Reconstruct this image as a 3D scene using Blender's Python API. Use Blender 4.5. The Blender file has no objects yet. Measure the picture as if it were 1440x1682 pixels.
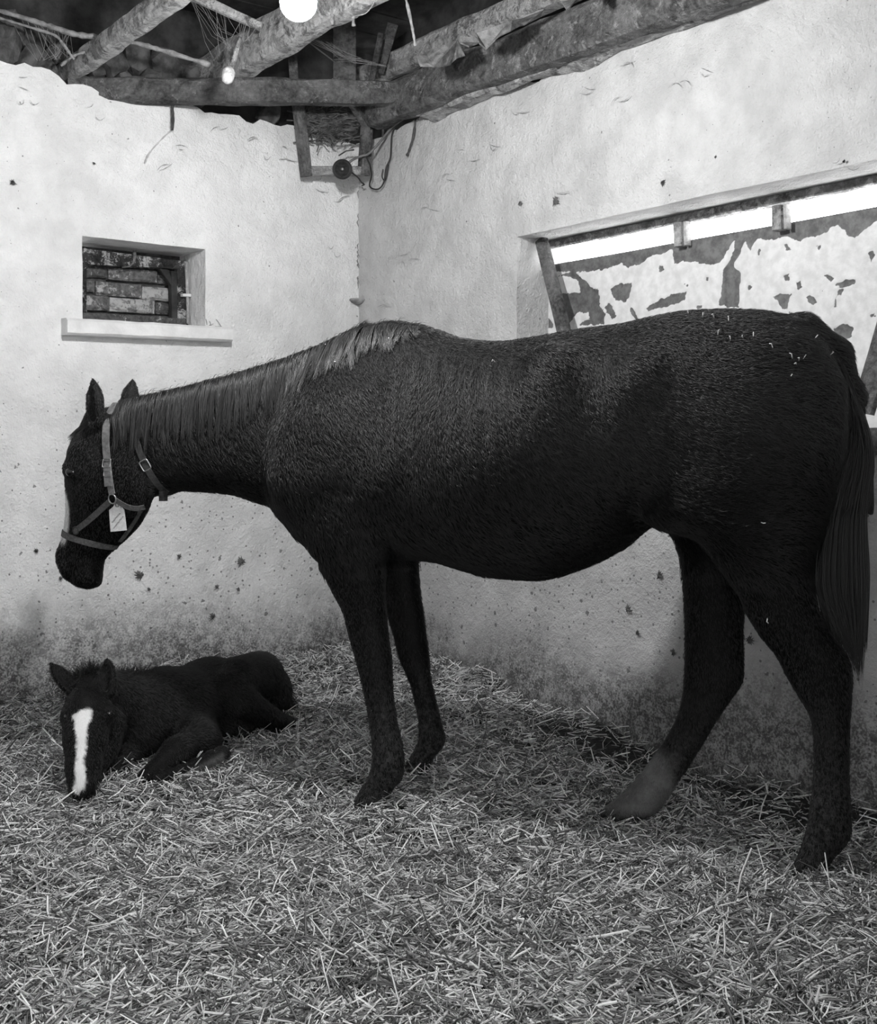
import bpy, bmesh, math, random
import numpy as np
from mathutils import Vector, Matrix
from mathutils.bvhtree import BVHTree

# ------------------------------------------------------------------ camera, light, exposure
SC = bpy.context.scene
COL = SC.collection
FPX, CX, HY, CAMZ = 2000.0, 720.0, 745.0, 1.12      # focal length, centre column, horizon row (1440x1682 frame), eye height
cam_data = bpy.data.cameras.new('camera')
cam_data.sensor_fit = 'HORIZONTAL'
cam_data.sensor_width = 36.0
cam_data.lens = 36.0 * FPX / 1440.0
cam_data.shift_y = (HY - 841.0) / 1440.0
cam_data.clip_start = 0.05
cam = bpy.data.objects.new('camera', cam_data)
cam.location = (0, 0, CAMZ)
cam.rotation_euler = (math.pi / 2, 0, 0)
COL.objects.link(cam)
SC.camera = cam

world = bpy.data.worlds.new('overcast_sky')
SC.world = world
world.use_nodes = True
bg = world.node_tree.nodes['Background']
bg.inputs['Color'].default_value = (1, 1, 1, 1)
bg.inputs['Strength'].default_value = 8.0

LAMP_POS = Vector((-0.391, 3.40, 2.38))

SC.view_settings.view_transform = 'Standard'
SC.view_settings.look = 'None'
SC.view_settings.gamma = 1.0
SC.view_settings.use_curve_mapping = False
SC.view_settings.exposure = 0.35

random.seed(7)
RNG = np.random.default_rng(11)

# ------------------------------------------------------------------ helpers
def px(x, y, depth):
    return np.array([(x - CX) / FPX * depth, depth, CAMZ + (HY - y) / FPX * depth])

CORNER = np.array([-0.40, 6.10, 0.0])
U = np.array([0.6100, -0.7924, 0.0])      # along the right-hand wall, corner towards the door
V = np.array([-0.7924, -0.6100, 0.0])     # along the left-hand wall, away from the corner

def ray_plane(x, y, n, d):
    r = np.array([(x - CX) / FPX, 1.0, (HY - y) / FPX])
    o = np.array([0, 0, CAMZ])
    t = (d - o @ n) / (r @ n)
    return o + t * r

def on_left(x, y, off=0.0):       # point of the left wall's plane (moved off metres into the room) seen at a pixel
    return ray_plane(x, y, U, CORNER @ U + off)

def on_right(x, y, off=0.0):
    return ray_plane(x, y, V, CORNER @ V + off)

def room(a, b, z):                # a along the right wall, b along the left wall
    return CORNER + a * U + b * V + np.array([0, 0, z])

def to_room(p):
    q = np.asarray(p) - CORNER
    return float(q @ U), float(q @ V), float(p[2])

def _hash(ix, iy, iz, seed):
    h = (ix * 374761393 + iy * 668265263 + iz * 2147483647 + seed * 974711) & 0xffffffff
    h = ((h ^ (h >> 13)) * 1274126177) & 0xffffffff
    h = h ^ (h >> 16)
    return (h & 0xffff) / 65535.0

def vnoise(P, scale, seed=0):     # value noise, 0..1
    P = np.asarray(P, dtype=np.float64) * scale
    if P.shape[-1] == 2:
        P = np.concatenate([P, np.zeros(P.shape[:-1] + (1,))], -1)
    i = np.floor(P).astype(np.int64)
    f = P - i
    f = f * f * (3 - 2 * f)
    out = 0
    for dx in (0, 1):
        for dy in (0, 1):
            for dz in (0, 1):
                w = (f[..., 0] if dx else 1 - f[..., 0]) * (f[..., 1] if dy else 1 - f[..., 1]) * (f[..., 2] if dz else 1 - f[..., 2])
                out = out + w * _hash(i[..., 0] + dx, i[..., 1] + dy, i[..., 2] + dz, seed)
    return out

def fbm(P, scale, seed=0, oct=4):
    s, a, t = 0, 1.0, 0
    for k in range(oct):
        s = s + a * vnoise(P, scale * 2 ** k, seed + 17 * k)
        t += a
        a *= 0.5
    return s / t

def sstep(x, a, b):
    t = np.clip((x - a) / (b - a), 0, 1)
    return t * t * (3 - 2 * t)

def mesh_obj(name, verts, faces, mat=None, parent=None, smooth=False, mats=None, mat_index=None):
    me = bpy.data.meshes.new(name)
    me.from_pydata([tuple(map(float, v)) for v in verts], [], [tuple(map(int, f)) for f in faces])
    me.update()
    for m in (mats or ([mat] if mat else [])):
        me.materials.append(m)
    if mat_index is not None:
        me.polygons.foreach_set('material_index', np.asarray(mat_index, dtype=np.int32))
    if smooth:
        me.polygons.foreach_set('use_smooth', np.ones(len(me.polygons), dtype=bool))
    o = bpy.data.objects.new(name, me)
    COL.objects.link(o)
    if parent:
        o.parent = parent
    return o

def big_mesh(name, V_, F_, mat=None, parent=None, smooth=False):   # numpy arrays, all faces the same size
    V_ = np.ascontiguousarray(V_, dtype=np.float32)
    F_ = np.ascontiguousarray(F_, dtype=np.int32)
    n, k = F_.shape
    me = bpy.data.meshes.new(name)
    me.vertices.add(len(V_))
    me.vertices.foreach_set('co', V_.ravel())
    me.loops.add(n * k)
    me.loops.foreach_set('vertex_index', F_.ravel())
    me.polygons.add(n)
    me.polygons.foreach_set('loop_start', np.arange(0, n * k, k, dtype=np.int32))
    me.polygons.foreach_set('loop_total', np.full(n, k, dtype=np.int32))
    if smooth:
        me.polygons.foreach_set('use_smooth', np.ones(n, dtype=bool))
    me.update(calc_edges=True)
    if mat:
        me.materials.append(mat)
    o = bpy.data.objects.new(name, me)
    COL.objects.link(o)
    if parent:
        o.parent = parent
    return o

def attr(o, name, values):
    a = o.data.attributes.new(name, 'FLOAT', 'POINT')
    a.data.foreach_set('value', np.asarray(values, dtype=np.float32))

def tag(o, label=None, cat=None, group=None, kind=None):
    if label: o['label'] = label
    if cat: o['category'] = cat
    if group: o['group'] = group
    if kind: o['kind'] = kind
    return o

def empty(name, loc=(0, 0, 0), rz=0.0):
    o = bpy.data.objects.new(name, None)
    o.empty_display_size = 0.1
    o.location = loc
    o.rotation_euler = (0, 0, rz)
    COL.objects.link(o)
    return o

def unit(v):
    v = np.asarray(v, float)
    return v / (np.linalg.norm(v) + 1e-12)

class MB:                         # collects simple solids into one mesh
    def __init__(s):
        s.v, s.f = [], []
    def box8(s, c):               # eight corners: bottom four, top four (same winding)
        n = len(s.v)
        s.v += [np.asarray(p, float) for p in c]
        s.f += [(n+3, n+2, n+1, n), (n+4, n+5, n+6, n+7)] + [(n+i, n+(i+1) % 4, n+4+(i+1) % 4, n+4+i) for i in range(4)]
        return s
    def box(s, o, ax, ay, az):    # corner and three edge vectors
        o, ax, ay, az = (np.asarray(t, float) for t in (o, ax, ay, az))
        return s.box8([o, o+ax, o+ax+ay, o+ay, o+az, o+ax+az, o+ax+ay+az, o+ay+az])
    def tube(s, pts, rad, n=8, up=None, flat=1.0, caps=True):
        pts = [np.asarray(p, float) for p in pts]
        rad = [rad] * len(pts) if np.isscalar(rad) else list(rad)
        base = len(s.v)
        prev = None
        for i, p in enumerate(pts):
            d = unit(pts[min(i+1, len(pts)-1)] - pts[max(i-1, 0)])
            if prev is None:
                ref = np.asarray(up, float) if up is not None else (np.array([0, 0, 1.0]) if abs(d[2]) < 0.9 else np.array([1.0, 0, 0]))
            else:
                ref = prev
            e2 = unit(ref - d * (ref @ d))
            e1 = np.cross(d, e2)
            prev = e2
            for k in range(n):
                a = 2 * math.pi * k / n
                s.v.append(p + rad[i] * (math.cos(a) * e1 + flat * math.sin(a) * e2))
        for i in range(len(pts) - 1):
            for k in range(n):
                a, b = base + i*n + k, base + i*n + (k+1) % n
                s.f.append((a, b, b + n, a + n))
        if caps:
            s.f.append(tuple(base + k for k in range(n))[::-1])
            s.f.append(tuple(base + (len(pts)-1)*n + k for k in range(n)))
        return s
    def build(s, name, mat, parent=None, smooth=False):
        return mesh_obj(name, s.v, s.f, mat, parent, smooth)

def beam(mb, p0, p1, w, h, up=(0, 0, 1), segs=14, rough=0.006, seed=0, taper=1.0, noise_scale=9):
    """a rough-hewn timber: rectangular section with worn corners and uneven faces; p0,p1 the centre line"""
    p0, p1 = np.asarray(p0, float), np.asarray(p1, float)
    d = unit(p1 - p0)
    e2 = unit(np.asarray(up, float) - d * (np.asarray(up, float) @ d))
    e1 = np.cross(d, e2)
    prof = [(-.5, -.36), (-.36, -.5), (0, -.52), (.36, -.5), (.5, -.36), (.52, 0), (.5, .36), (.36, .5), (0, .52), (-.36, .5), (-.5, .36), (-.52, 0)]
    n = len(prof)
    base = len(mb.v)
    for i in range(segs + 1):
        t = i / segs
        c = p0 + (p1 - p0) * t
        sc = 1 + (taper - 1) * t
        for (a, b) in prof:
            q = c + e1 * a * w * sc + e2 * b * h * sc
            o = unit(e1 * a + e2 * b)
            qn = p0 + (c - p0) * .35 + e1 * a * w * 1.6 + e2 * b * h * 1.6          # unevenness runs along the grain
            k = float(fbm(np.array([qn]), noise_scale, seed, 3)[0]) - .5
            mb.v.append(q + o * k * 2 * rough)
    for i in range(segs):
        for k in range(n):
            a, b = base + i*n + k, base + i*n + (k+1) % n
            mb.f.append((a, b, b + n, a + n))
    mb.f.append(tuple(base + k for k in range(n))[::-1])
    mb.f.append(tuple(base + segs*n + k for k in range(n)))
    return mb

# ------------------------------------------------------------------ materials
def new_mat(name):
    m = bpy.data.materials.new(name)
    m.use_nodes = True
    nt = m.node_tree
    nt.nodes.clear()
    out = nt.nodes.new('ShaderNodeOutputMaterial')
    b = nt.nodes.new('ShaderNodeBsdfPrincipled')
    nt.links.new(b.outputs[0], out.inputs[0])
    return m, nt, b

class NT:
    def __init__(s, nt): s.nt = nt
    def n(s, t, **kw):
        node = s.nt.nodes.new(t)
        for k, v in kw.items():
            if hasattr(node, k): setattr(node, k, v)
        return node
    def link(s, a, b): s.nt.links.new(a, b)
    def setin(s, sock, v):
        if hasattr(v, 'default_value') or hasattr(v, 'is_linked'): s.link(v, sock)
        else: sock.default_value = v
    def math(s, op, a, b=0.0, c=None, clamp=False):
        m = s.n('ShaderNodeMath', operation=op); m.use_clamp = clamp
        s.setin(m.inputs[0], a); s.setin(m.inputs[1], b)
        if c is not None: s.setin(m.inputs[2], c)
        return m.outputs[0]
    def coord(s, kind='Object'):
        return s.n('ShaderNodeTexCoord').outputs[kind]
    def mapping(s, vec, scale=(1, 1, 1), rot=(0, 0, 0), loc=(0, 0, 0)):
        m = s.n('ShaderNodeMapping')
        s.link(vec, m.inputs[0]); m.inputs['Scale'].default_value = scale; m.inputs['Rotation'].default_value = rot; m.inputs['Location'].default_value = loc
        return m.outputs[0]
    def noise(s, vec, scale, detail=4, rough=.55, dist=0.0):
        m = s.n('ShaderNodeTexNoise')
        s.link(vec, m.inputs['Vector']); m.inputs['Scale'].default_value = scale; m.inputs['Detail'].default_value = detail
        m.inputs['Roughness'].default_value = rough; m.inputs['Distortion'].default_value = dist
        return m.outputs[0]
    def voronoi(s, vec, scale, feature='F1', rnd=1.0):
        m = s.n('ShaderNodeTexVoronoi', feature=feature)
        s.link(vec, m.inputs['Vector']); m.inputs['Scale'].default_value = scale; m.inputs['Randomness'].default_value = rnd
        return m
    def ramp(s, f, lo, hi, a=0.0, b=1.0):           # linear map with clamp
        m = s.n('ShaderNodeMapRange', interpolation_type='SMOOTHSTEP')
        s.setin(m.inputs[0], f)
        m.inputs[1].default_value, m.inputs[2].default_value, m.inputs[3].default_value, m.inputs[4].default_value = lo, hi, a, b
        return m.outputs[0]
    def mix(s, f, a, b):                            # float mix
        m = s.n('ShaderNodeMix', data_type='FLOAT')
        s.setin(m.inputs[0], f); s.setin(m.inputs[2], a); s.setin(m.inputs[3], b)
        return m.outputs[0]
    def grey(s, v):
        c = s.n('ShaderNodeCombineColor')
        for i in range(3): s.setin(c.inputs[i], v)
        return c.outputs[0]
    def sep(s, vec):
        m = s.n('ShaderNodeSeparateXYZ'); s.link(vec, m.inputs[0]); return m.outputs
    def attr(s, name):
        m = s.n('ShaderNodeAttribute', attribute_name=name); return m.outputs['Fac']
    def bump(s, h, strength=.5, dist=.01):
        m = s.n('ShaderNodeBump'); m.inputs['Strength'].default_value = strength; m.inputs['Distance'].default_value = dist
        s.link(h, m.inputs['Height']); return m.outputs[0]

def plain(name, v, rough=.7, metal=0.0, var=.3, scale=20, bump=.0, spec=.3, stretch=(1, 1, 1), contrast=(.3, .7)):
    m, nt, b = new_mat(name); T = NT(nt)
    c = T.mapping(T.coord(), stretch)
    f = T.ramp(T.noise(c, scale, 5, .65), contrast[0], contrast[1], v * (1 - var), v * (1 + var))
    T.link(T.grey(f), b.inputs['Base Color'])
    b.inputs['Roughness'].default_value = rough; b.inputs['Metallic'].default_value = metal
    b.inputs['Specular IOR Level'].default_value = spec
    if bump: T.link(T.bump(T.noise(c, scale * 2.2, 5, .7), bump, .01), b.inputs['Normal'])
    return m

def make_plaster(name, low=0.75, tone=1.0):
    """limewashed rough plaster: lumpy, fly specks, dirt and painted-in shade rising from the straw"""
    m, nt, b = new_mat(name); T = NT(nt)
    c = T.coord()
    z = T.sep(c)[2]
    big = T.noise(c, 1.3, 4, .6)
    mid = T.noise(c, 7.0, 5, .6)
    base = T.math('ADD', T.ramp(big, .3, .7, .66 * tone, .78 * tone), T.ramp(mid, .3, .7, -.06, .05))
    # dirt, plus horse shade painted into the right wall: height broken up by noise
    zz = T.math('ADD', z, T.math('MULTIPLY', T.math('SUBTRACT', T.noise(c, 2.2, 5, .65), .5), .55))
    grime_shade = T.ramp(zz, low, .15, 0.0, 1.0)
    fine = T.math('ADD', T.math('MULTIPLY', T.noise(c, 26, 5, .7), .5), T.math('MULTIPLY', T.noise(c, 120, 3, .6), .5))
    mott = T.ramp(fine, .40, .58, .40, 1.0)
    g2 = T.math('MULTIPLY', grime_shade, mott, clamp=True)
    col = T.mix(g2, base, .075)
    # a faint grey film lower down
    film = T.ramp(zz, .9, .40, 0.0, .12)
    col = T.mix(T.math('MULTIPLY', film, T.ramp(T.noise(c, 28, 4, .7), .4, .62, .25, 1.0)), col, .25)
    # specks, denser low down
    v1 = T.voronoi(c, 15); v2 = T.voronoi(c, 42)
    thr = T.ramp(z, 1.5, .5, .045, .13)
    wob = T.math('MULTIPLY', T.math('SUBTRACT', T.noise(c, 90, 3), .5), .35)
    s1 = T.math('LESS_THAN', T.math('ADD', v1.outputs['Distance'], wob), thr)
    gate1 = T.math('GREATER_THAN', T.sep(v1.outputs['Color'])[0], .55)
    s2 = T.math('LESS_THAN', T.math('ADD', v2.outputs['Distance'], wob), T.ramp(z, 1.7, .5, .06, .20))
    gate2 = T.math('GREATER_THAN', T.sep(v2.outputs['Color'])[1], .62)
    sp = T.math('MAXIMUM', T.math('MULTIPLY', s1, gate1), T.math('MULTIPLY', s2, gate2))
    col = T.mix(T.math('MULTIPLY', sp, .72), col, .09)
    # cobweb smears high up near the roof
    sm = T.ramp(T.noise(T.mapping(c, (2.5, 2.5, 5.0)), 3.2, 6, .7, 1.6), .62, .72, 0, .28)
    col = T.mix(T.math('MULTIPLY', sm, T.ramp(z, 1.5, 2.3)), col, .33)
    T.link(T.grey(col), b.inputs['Base Color'])
    b.inputs['Roughness'].default_value = .9
    b.inputs['Specular IOR Level'].default_value = .15
    h = T.math('ADD', T.math('MULTIPLY', T.noise(c, 38, 5, .65), .6), T.math('MULTIPLY', T.noise(c, 11, 4, .6), 1.0))
    h = T.math('ADD', h, T.math('MULTIPLY', T.noise(c, 110, 3, .6), .35))
    T.link(T.bump(h, .85, .02), b.inputs['Normal'])
    return m

def make_timber(name, v, paint=.0, pv=.6):
    m, nt, b = new_mat(name); T = NT(nt)
    c = T.coord('Object')
    f = T.noise(c, 9, 6, .7, .6)
    g = T.noise(c, 60, 4, .7)
    col = T.math('ADD', T.ramp(f, .3, .72, v * .45, v * 1.45), T.ramp(g, .3, .7, -v * .25, v * .25))
    if paint:
        p = T.ramp(T.noise(c, 16, 8, .80, .5), .62 - paint * .35, .70 - paint * .35)
        col = T.mix(p, col, T.ramp(g, .25, .75, pv * .6, pv))
    T.link(T.grey(col), b.inputs['Base Color'])
    b.inputs['Roughness'].default_value = .9; b.inputs['Specular IOR Level'].default_value = .12
    h = T.math('ADD', T.noise(c, 26, 6, .75, .5), T.math('MULTIPLY', g, .5))
    T.link(T.bump(h, 1.0, .025), b.inputs['Normal'])
    return m
BULB = 1000.0          # bulb surface brightness
COAT = .012           # mare's coat
MANE = .017
STRAW = .80
N_FUR, N_MANE, N_TAIL, N_STRAW = 220000, 3600, 3000, 125000
# ------------------------------------------------------------------ room shell
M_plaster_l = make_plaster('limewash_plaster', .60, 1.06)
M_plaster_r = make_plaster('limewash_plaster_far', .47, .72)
M_concrete = plain('bare_concrete', .16, .95, var=.35, scale=8, bump=.5)
M_outer = plain('outer_masonry', .25, .9, var=.2, scale=6)
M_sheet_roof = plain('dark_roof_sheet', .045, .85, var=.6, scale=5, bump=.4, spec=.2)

# wall-top outline of each wall: (distance from the corner, height), measured from the photograph
def top_line(fn, pts, ax):
    out = []
    for (x, y) in pts:
        p = fn(x, y)
        out.append(((p - CORNER) @ ax, p[2]))
    return sorted(out)
TOP_L = top_line(on_left, [(-60, 84), (0, 100), (43, 108), (75, 118), (107, 130), (110, 143), (143, 138), (150, 142), (173, 153), (195, 155), (217, 163), (250, 163), (277, 164), (333, 180), (370, 185), (400, 190), (408, 200), (416, 205), (424, 200), (450, 204), (483, 208), (507, 217), (533, 228), (583, 233)], V)
TOP_R = top_line(on_right, [(598, 233), (620, 228), (647, 213), (665, 205), (693, 190), (720, 182), (760, 165), (800, 157), (836, 140), (870, 134), (930, 105), (1000, 75), (1070, 48), (1110, 26), (1150, 12), (1220, -22), (1440, -120)], U)

def build_wall(name, ax, nrm, length, top, hole, mat, thick, start=-.02, step=.036, seed=3):
    hs, he, hz0, hz1 = hole
    def line(a, b, st):
        n = max(1, int(round((b - a) / st)))
        return list(np.linspace(a, b, n + 1))[:-1]
    ts = line(start, hs, step) + line(hs, he, step) + line(he, length, step) + [length]
    zs = line(-.12, hz0, step) + line(hz0, hz1, step) + line(hz1, 2.30, step) + [2.30]
    nrow = len(zs)
    extra = 5
    verts = []
    for i, t in enumerate(ts):
        tp = float(np.interp(t, [p[0] for p in top], [p[1] for p in top]))
        tp += .045 * (float(fbm(np.array([[t, 0, 0]]), 18, seed, 3)[0]) - .5)
        col = zs + [2.30 + (max(tp, 2.33) - 2.30) * (k + 1) / extra for k in range(extra)]
        for z in col:
            verts.append(CORNER + ax * t + np.array([0, 0, z]))
    verts = np.array(verts)
    w = (fbm(verts, 2.1, seed, 3) - .5) * .030 + (fbm(verts, 9, seed + 5, 3) - .5) * .012
    verts = verts + nrm * w[:, None]
    R = nrow + extra
    faces = []
    for i in range(len(ts) - 1):
        for j in range(R - 1):
            if j < nrow - 1:
                tm, zm = (ts[i] + ts[i+1]) / 2, (zs[j] + zs[j+1]) / 2
                if hs < tm < he and hz0 < zm < hz1:
                    continue
            a, b = i * R + j, (i + 1) * R + j
            faces.append((a, b, b + 1, a + 1))
    # wall thickness: the sheet is swept outward
    n0 = len(verts)
    back = verts - nrm * thick
    V2 = np.concatenate([verts, back])
    fr = np.array(faces)
    nn = np.cross(V2[fr[0][1]] - V2[fr[0][0]], V2[fr[0][2]] - V2[fr[0][0]]) @ nrm
    if nn < 0:
        fr = fr[:, ::-1]
    e = np.concatenate([fr[:, [0, 1]], fr[:, [1, 2]], fr[:, [2, 3]], fr[:, [3, 0]]])
    key = {}
    for a, b in e:
        key[(a, b)] = 1
    rim = [(b, a, a + n0, b + n0) for (a, b) in key if (b, a) not in key]
    F2 = np.concatenate([fr, fr[:, ::-1] + n0, np.array(rim)])
    o = big_mesh(name, V2, F2, mat, smooth=True)
    o['kind'] = 'structure'
    md = o.modifiers.new('edge', 'EDGE_SPLIT'); md.split_angle = math.radians(50)
    return o

hole_l = (float((on_left(337, 470) - CORNER) @ V), float((on_left(136, 470) - CORNER) @ V), 1.685, float(on_left(136, 387)[2]))
# left window: slot in the wall
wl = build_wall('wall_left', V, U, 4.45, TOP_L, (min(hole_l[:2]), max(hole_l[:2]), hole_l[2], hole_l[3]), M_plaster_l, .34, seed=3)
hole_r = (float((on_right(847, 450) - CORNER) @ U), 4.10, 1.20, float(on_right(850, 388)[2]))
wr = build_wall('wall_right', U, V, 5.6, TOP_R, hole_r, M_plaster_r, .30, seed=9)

# the two walls out of view: the doorway wall the photograph was taken through, and the wall to its left
fl = MB(); fl.box(room(-.4, -.4, -.30), U * 8, V * 6.5, (0, 0, .14))
o = fl.build('floor', M_concrete); o['kind'] = 'structure'
wf = MB()
a0 = 4.92
wf.box(room(a0, 0, -.12), U * .25, V * 2.80, (0, 0, 3.9))
wf.box(room(a0, 3.85, -.12), U * .25, V * .70, (0, 0, 3.9))
wf.box(room(a0, 2.80, 2.15), U * .25, V * 1.05, (0, 0, 1.63))
o = wf.build('wall_front', M_plaster_l); o['kind'] = 'structure'
wn = MB(); wn.box(room(-.34, 4.45, -.12), U * 5.5, V * .25, (0, 0, 3.9))
o = wn.build('wall_near', M_plaster_l); o['kind'] = 'structure'

# hay-free ledge line where the right wall meets the floor
# ------------------------------------------------------------------ roof: rough rafters over the left wall, a dragon tie across the corner, wall plate on the right wall
M_log = make_timber('limewashed_rough_log', .26, paint=.5, pv=.62)
M_log_dark = make_timber('dusty_dark_timber', .14, paint=.22, pv=.34)
M_plank = make_timber('old_grey_plank', .13)
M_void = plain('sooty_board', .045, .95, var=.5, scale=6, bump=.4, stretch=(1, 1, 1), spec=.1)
M_stone = plain('dusty_rubble_stone', .085, .95, var=.55, scale=12, bump=.8, spec=.1)

def in_plane_b(x, y, b):          # point in the vertical plane parallel to the right wall, b metres along the left wall
    return ray_plane(x, y, V, (CORNER + V * b) @ V)

def rafter(lx, ly, ex, ey, w, h, mat, label, seed, back=.25, fwd=1.0):
    p0 = on_left(lx, ly)
    b = (p0 - CORNER) @ V
    p1 = in_plane_b(ex, ey, b)
    d = unit(p1 - p0)
    mb = MB(); beam(mb, p0 - d * back, p1 + d * fwd, w, h, segs=60, rough=.016, seed=seed, noise_scale=15)
    o = mb.build('rafter', mat)
    return tag(o, label, 'rafter', 'rafters of the roof'), p0, d

rA, pA, dA = rafter(128, 108, 288, -8, .062, .085, M_log, 'thin whitewashed rafter at far left of the roof', 21)
rB, pB, dB = rafter(356, 118, 548, 2, .11, .175, M_log, 'thick pale rafter passing right beside the lit bulb', 33)
rC, pC, dC = rafter(598, 128, 800, 38, .085, .105, M_log, 'rafter right of the bulb with torn scraps under it', 47)

# dragon tie across the corner
qa, qb = on_left(128, 138), on_right(700, 158)
qa = qa - U * .10; qb = qb + V * .06
dd = unit(qb - qa)
mb = MB(); beam(mb, qa, qb + dd * .25, .11, .105, segs=60, rough=.022, seed=5, noise_scale=12)
tie = tag(mb.build('corner_beam', M_log_dark), 'dusty beam laid across the corner under the rafters', 'beam')

# wall plate along the right wall
pa, pb = on_right(640, 172, .10), on_right(1120, -8, .10)
dp = unit(pb - pa)
mb = MB(); beam(mb, pa - dp * .1, pb + dp * 2.6, .13, .17, segs=90, rough=.026, seed=8, noise_scale=10)
tag(mb.build('wall_plate', M_log_dark), 'long dark wall plate along the top of the right-hand wall', 'beam')
# second lower strip of the plate bedded in mortar
pa, pb = on_right(700, 186, .05), on_right(1130, 14, .05)
mb = MB(); beam(mb, pa, pb + dp * 2.4, .10, .05, segs=90, rough=.034, seed=18, noise_scale=15)
tag(mb.build('packing_strip', M_log), 'crumbling pale packing strip between wall plate and plaster', 'strip')

# roof covering: dark boards lying on the rafters, along the left wall's direction
root = empty('ceiling', (0, 0, 0)); root['kind'] = 'structure'
slope = dB[2] / math.hypot(dB[0], dB[1])
z0 = 3.30
def roof_z(a): return z0 + .12 * a
n = 0
a = -.55
ri = random.Random(4)
shared = {}
while a < 5.3:
    wd = .20 + .05 * ri.random()
    mb = MB()
    off = .012 * ri.random()
    p = room(a, -.5, roof_z(a) + off)
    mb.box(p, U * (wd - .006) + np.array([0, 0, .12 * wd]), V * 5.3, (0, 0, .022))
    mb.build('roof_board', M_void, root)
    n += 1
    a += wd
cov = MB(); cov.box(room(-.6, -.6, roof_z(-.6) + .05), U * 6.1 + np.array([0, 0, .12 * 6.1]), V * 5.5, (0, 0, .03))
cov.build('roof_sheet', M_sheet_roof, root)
# closing boards under the eaves, behind the tie
def eave_board(fn, pts_ax, a0, a1, zlo, zhi, off, name='eave_board'):
    pass
gap_p = on_right(627, 178, -.30)
gap_t = float((gap_p - CORNER) @ U)
mb = MB()
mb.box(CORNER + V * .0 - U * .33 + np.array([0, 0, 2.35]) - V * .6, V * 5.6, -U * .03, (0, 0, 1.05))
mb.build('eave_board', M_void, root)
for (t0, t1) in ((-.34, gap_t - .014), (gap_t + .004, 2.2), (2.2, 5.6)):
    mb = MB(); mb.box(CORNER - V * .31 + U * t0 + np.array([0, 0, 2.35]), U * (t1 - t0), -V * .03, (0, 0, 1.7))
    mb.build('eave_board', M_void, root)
# ------------------------------------------------------------------ bulb
bulb = empty('hanging_bulb', LAMP_POS)
tag(bulb, 'bare glowing light bulb hanging just under the roof', 'lamp')
mg, ng, bg_ = new_mat('lit_globe')
bg_.inputs['Base Color'].default_value = (1, 1, 1, 1)
bg_.inputs['Emission Color'].default_value = (1, 1, 1, 1)
bg_.inputs['Emission Strength'].default_value = BULB
bm = bmesh.new(); bmesh.ops.create_uvsphere(bm, u_segments=24, v_segments=16, radius=.052)
for v in bm.verts:
    if v.co.z > 0: v.co.z *= 1.35; v.co.x *= 1 - .25 * v.co.z / .07; v.co.y *= 1 - .25 * v.co.z / .07
me = bpy.data.meshes.new('globe'); bm.to_mesh(me); bm.free(); me.materials.append(mg)
for p in me.polygons: p.use_smooth = True
o = bpy.data.objects.new('globe', me); COL.objects.link(o); o.parent = bulb
M_bake = plain('black_bakelite', .02, .4)
mb = MB(); mb.tube([(0, 0, .066), (0, 0, .115), (0, 0, .13)], [.024, .024, .012], 14); mb.build('socket', M_bake, bulb, True)
mb = MB(); mb.tube([(0, 0, .12), (.004, 0, .3), (0, 0, float(roof_z(to_room(LAMP_POS)[0]) - LAMP_POS.z + .01))], .004, 6); mb.build('cord', M_bake, bulb, True)

# ------------------------------------------------------------------ helpers for things set into or against a wall
def prism(mb, fn, q, off_front, off_back):
    """four picture corners (clockwise from top left) measured on the plane off_front, given depth back to off_back"""
    ax = U if fn is on_left else V
    f = [fn(x, y, off_front) for (x, y) in q]
    b = [p + ax * (off_back - off_front) for p in f]
    mb.box8([b[3], b[2], f[2], f[3], b[0], b[1], f[1], f[0]])
    return mb

M_white_wood = make_timber('flaking_white_paint_wood', .05, paint=.34, pv=.62)
M_white_wood2 = make_timber('pale_painted_wood', .25, paint=.85, pv=.72)
M_sill = plain('limewashed_sill', .70, .9, var=.12, scale=9, bump=.5)
M_iron = plain('rusty_iron', .12, .6, var=.5, scale=40, bump=.3)
M_mortar = plain('dark_mortar', .07, .95, var=.5, scale=20, bump=.9)

def brick_mat(name, v, patch):
    m, nt, b = new_mat(name); T = NT(nt)
    c = T.coord('Object')
    f = T.noise(c, 22, 6, .75)
    col = T.mix(T.ramp(f, .60 - patch, .70 - patch), T.ramp(T.noise(c, 60, 4), .3, .7, v * .6, v * 1.4), .52)
    T.link(T.grey(col), b.inputs['Base Color']); b.inputs['Roughness'].default_value = .95
    T.link(T.bump(T.noise(c, 45, 6, .75), .9, .02), b.inputs['Normal'])
    return m
M_brick_d, M_brick_m, M_brick_l = brick_mat('soot_brick', .10, .02), brick_mat('worn_brick', .15, .08), brick_mat('limed_brick', .22, .17)

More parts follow.
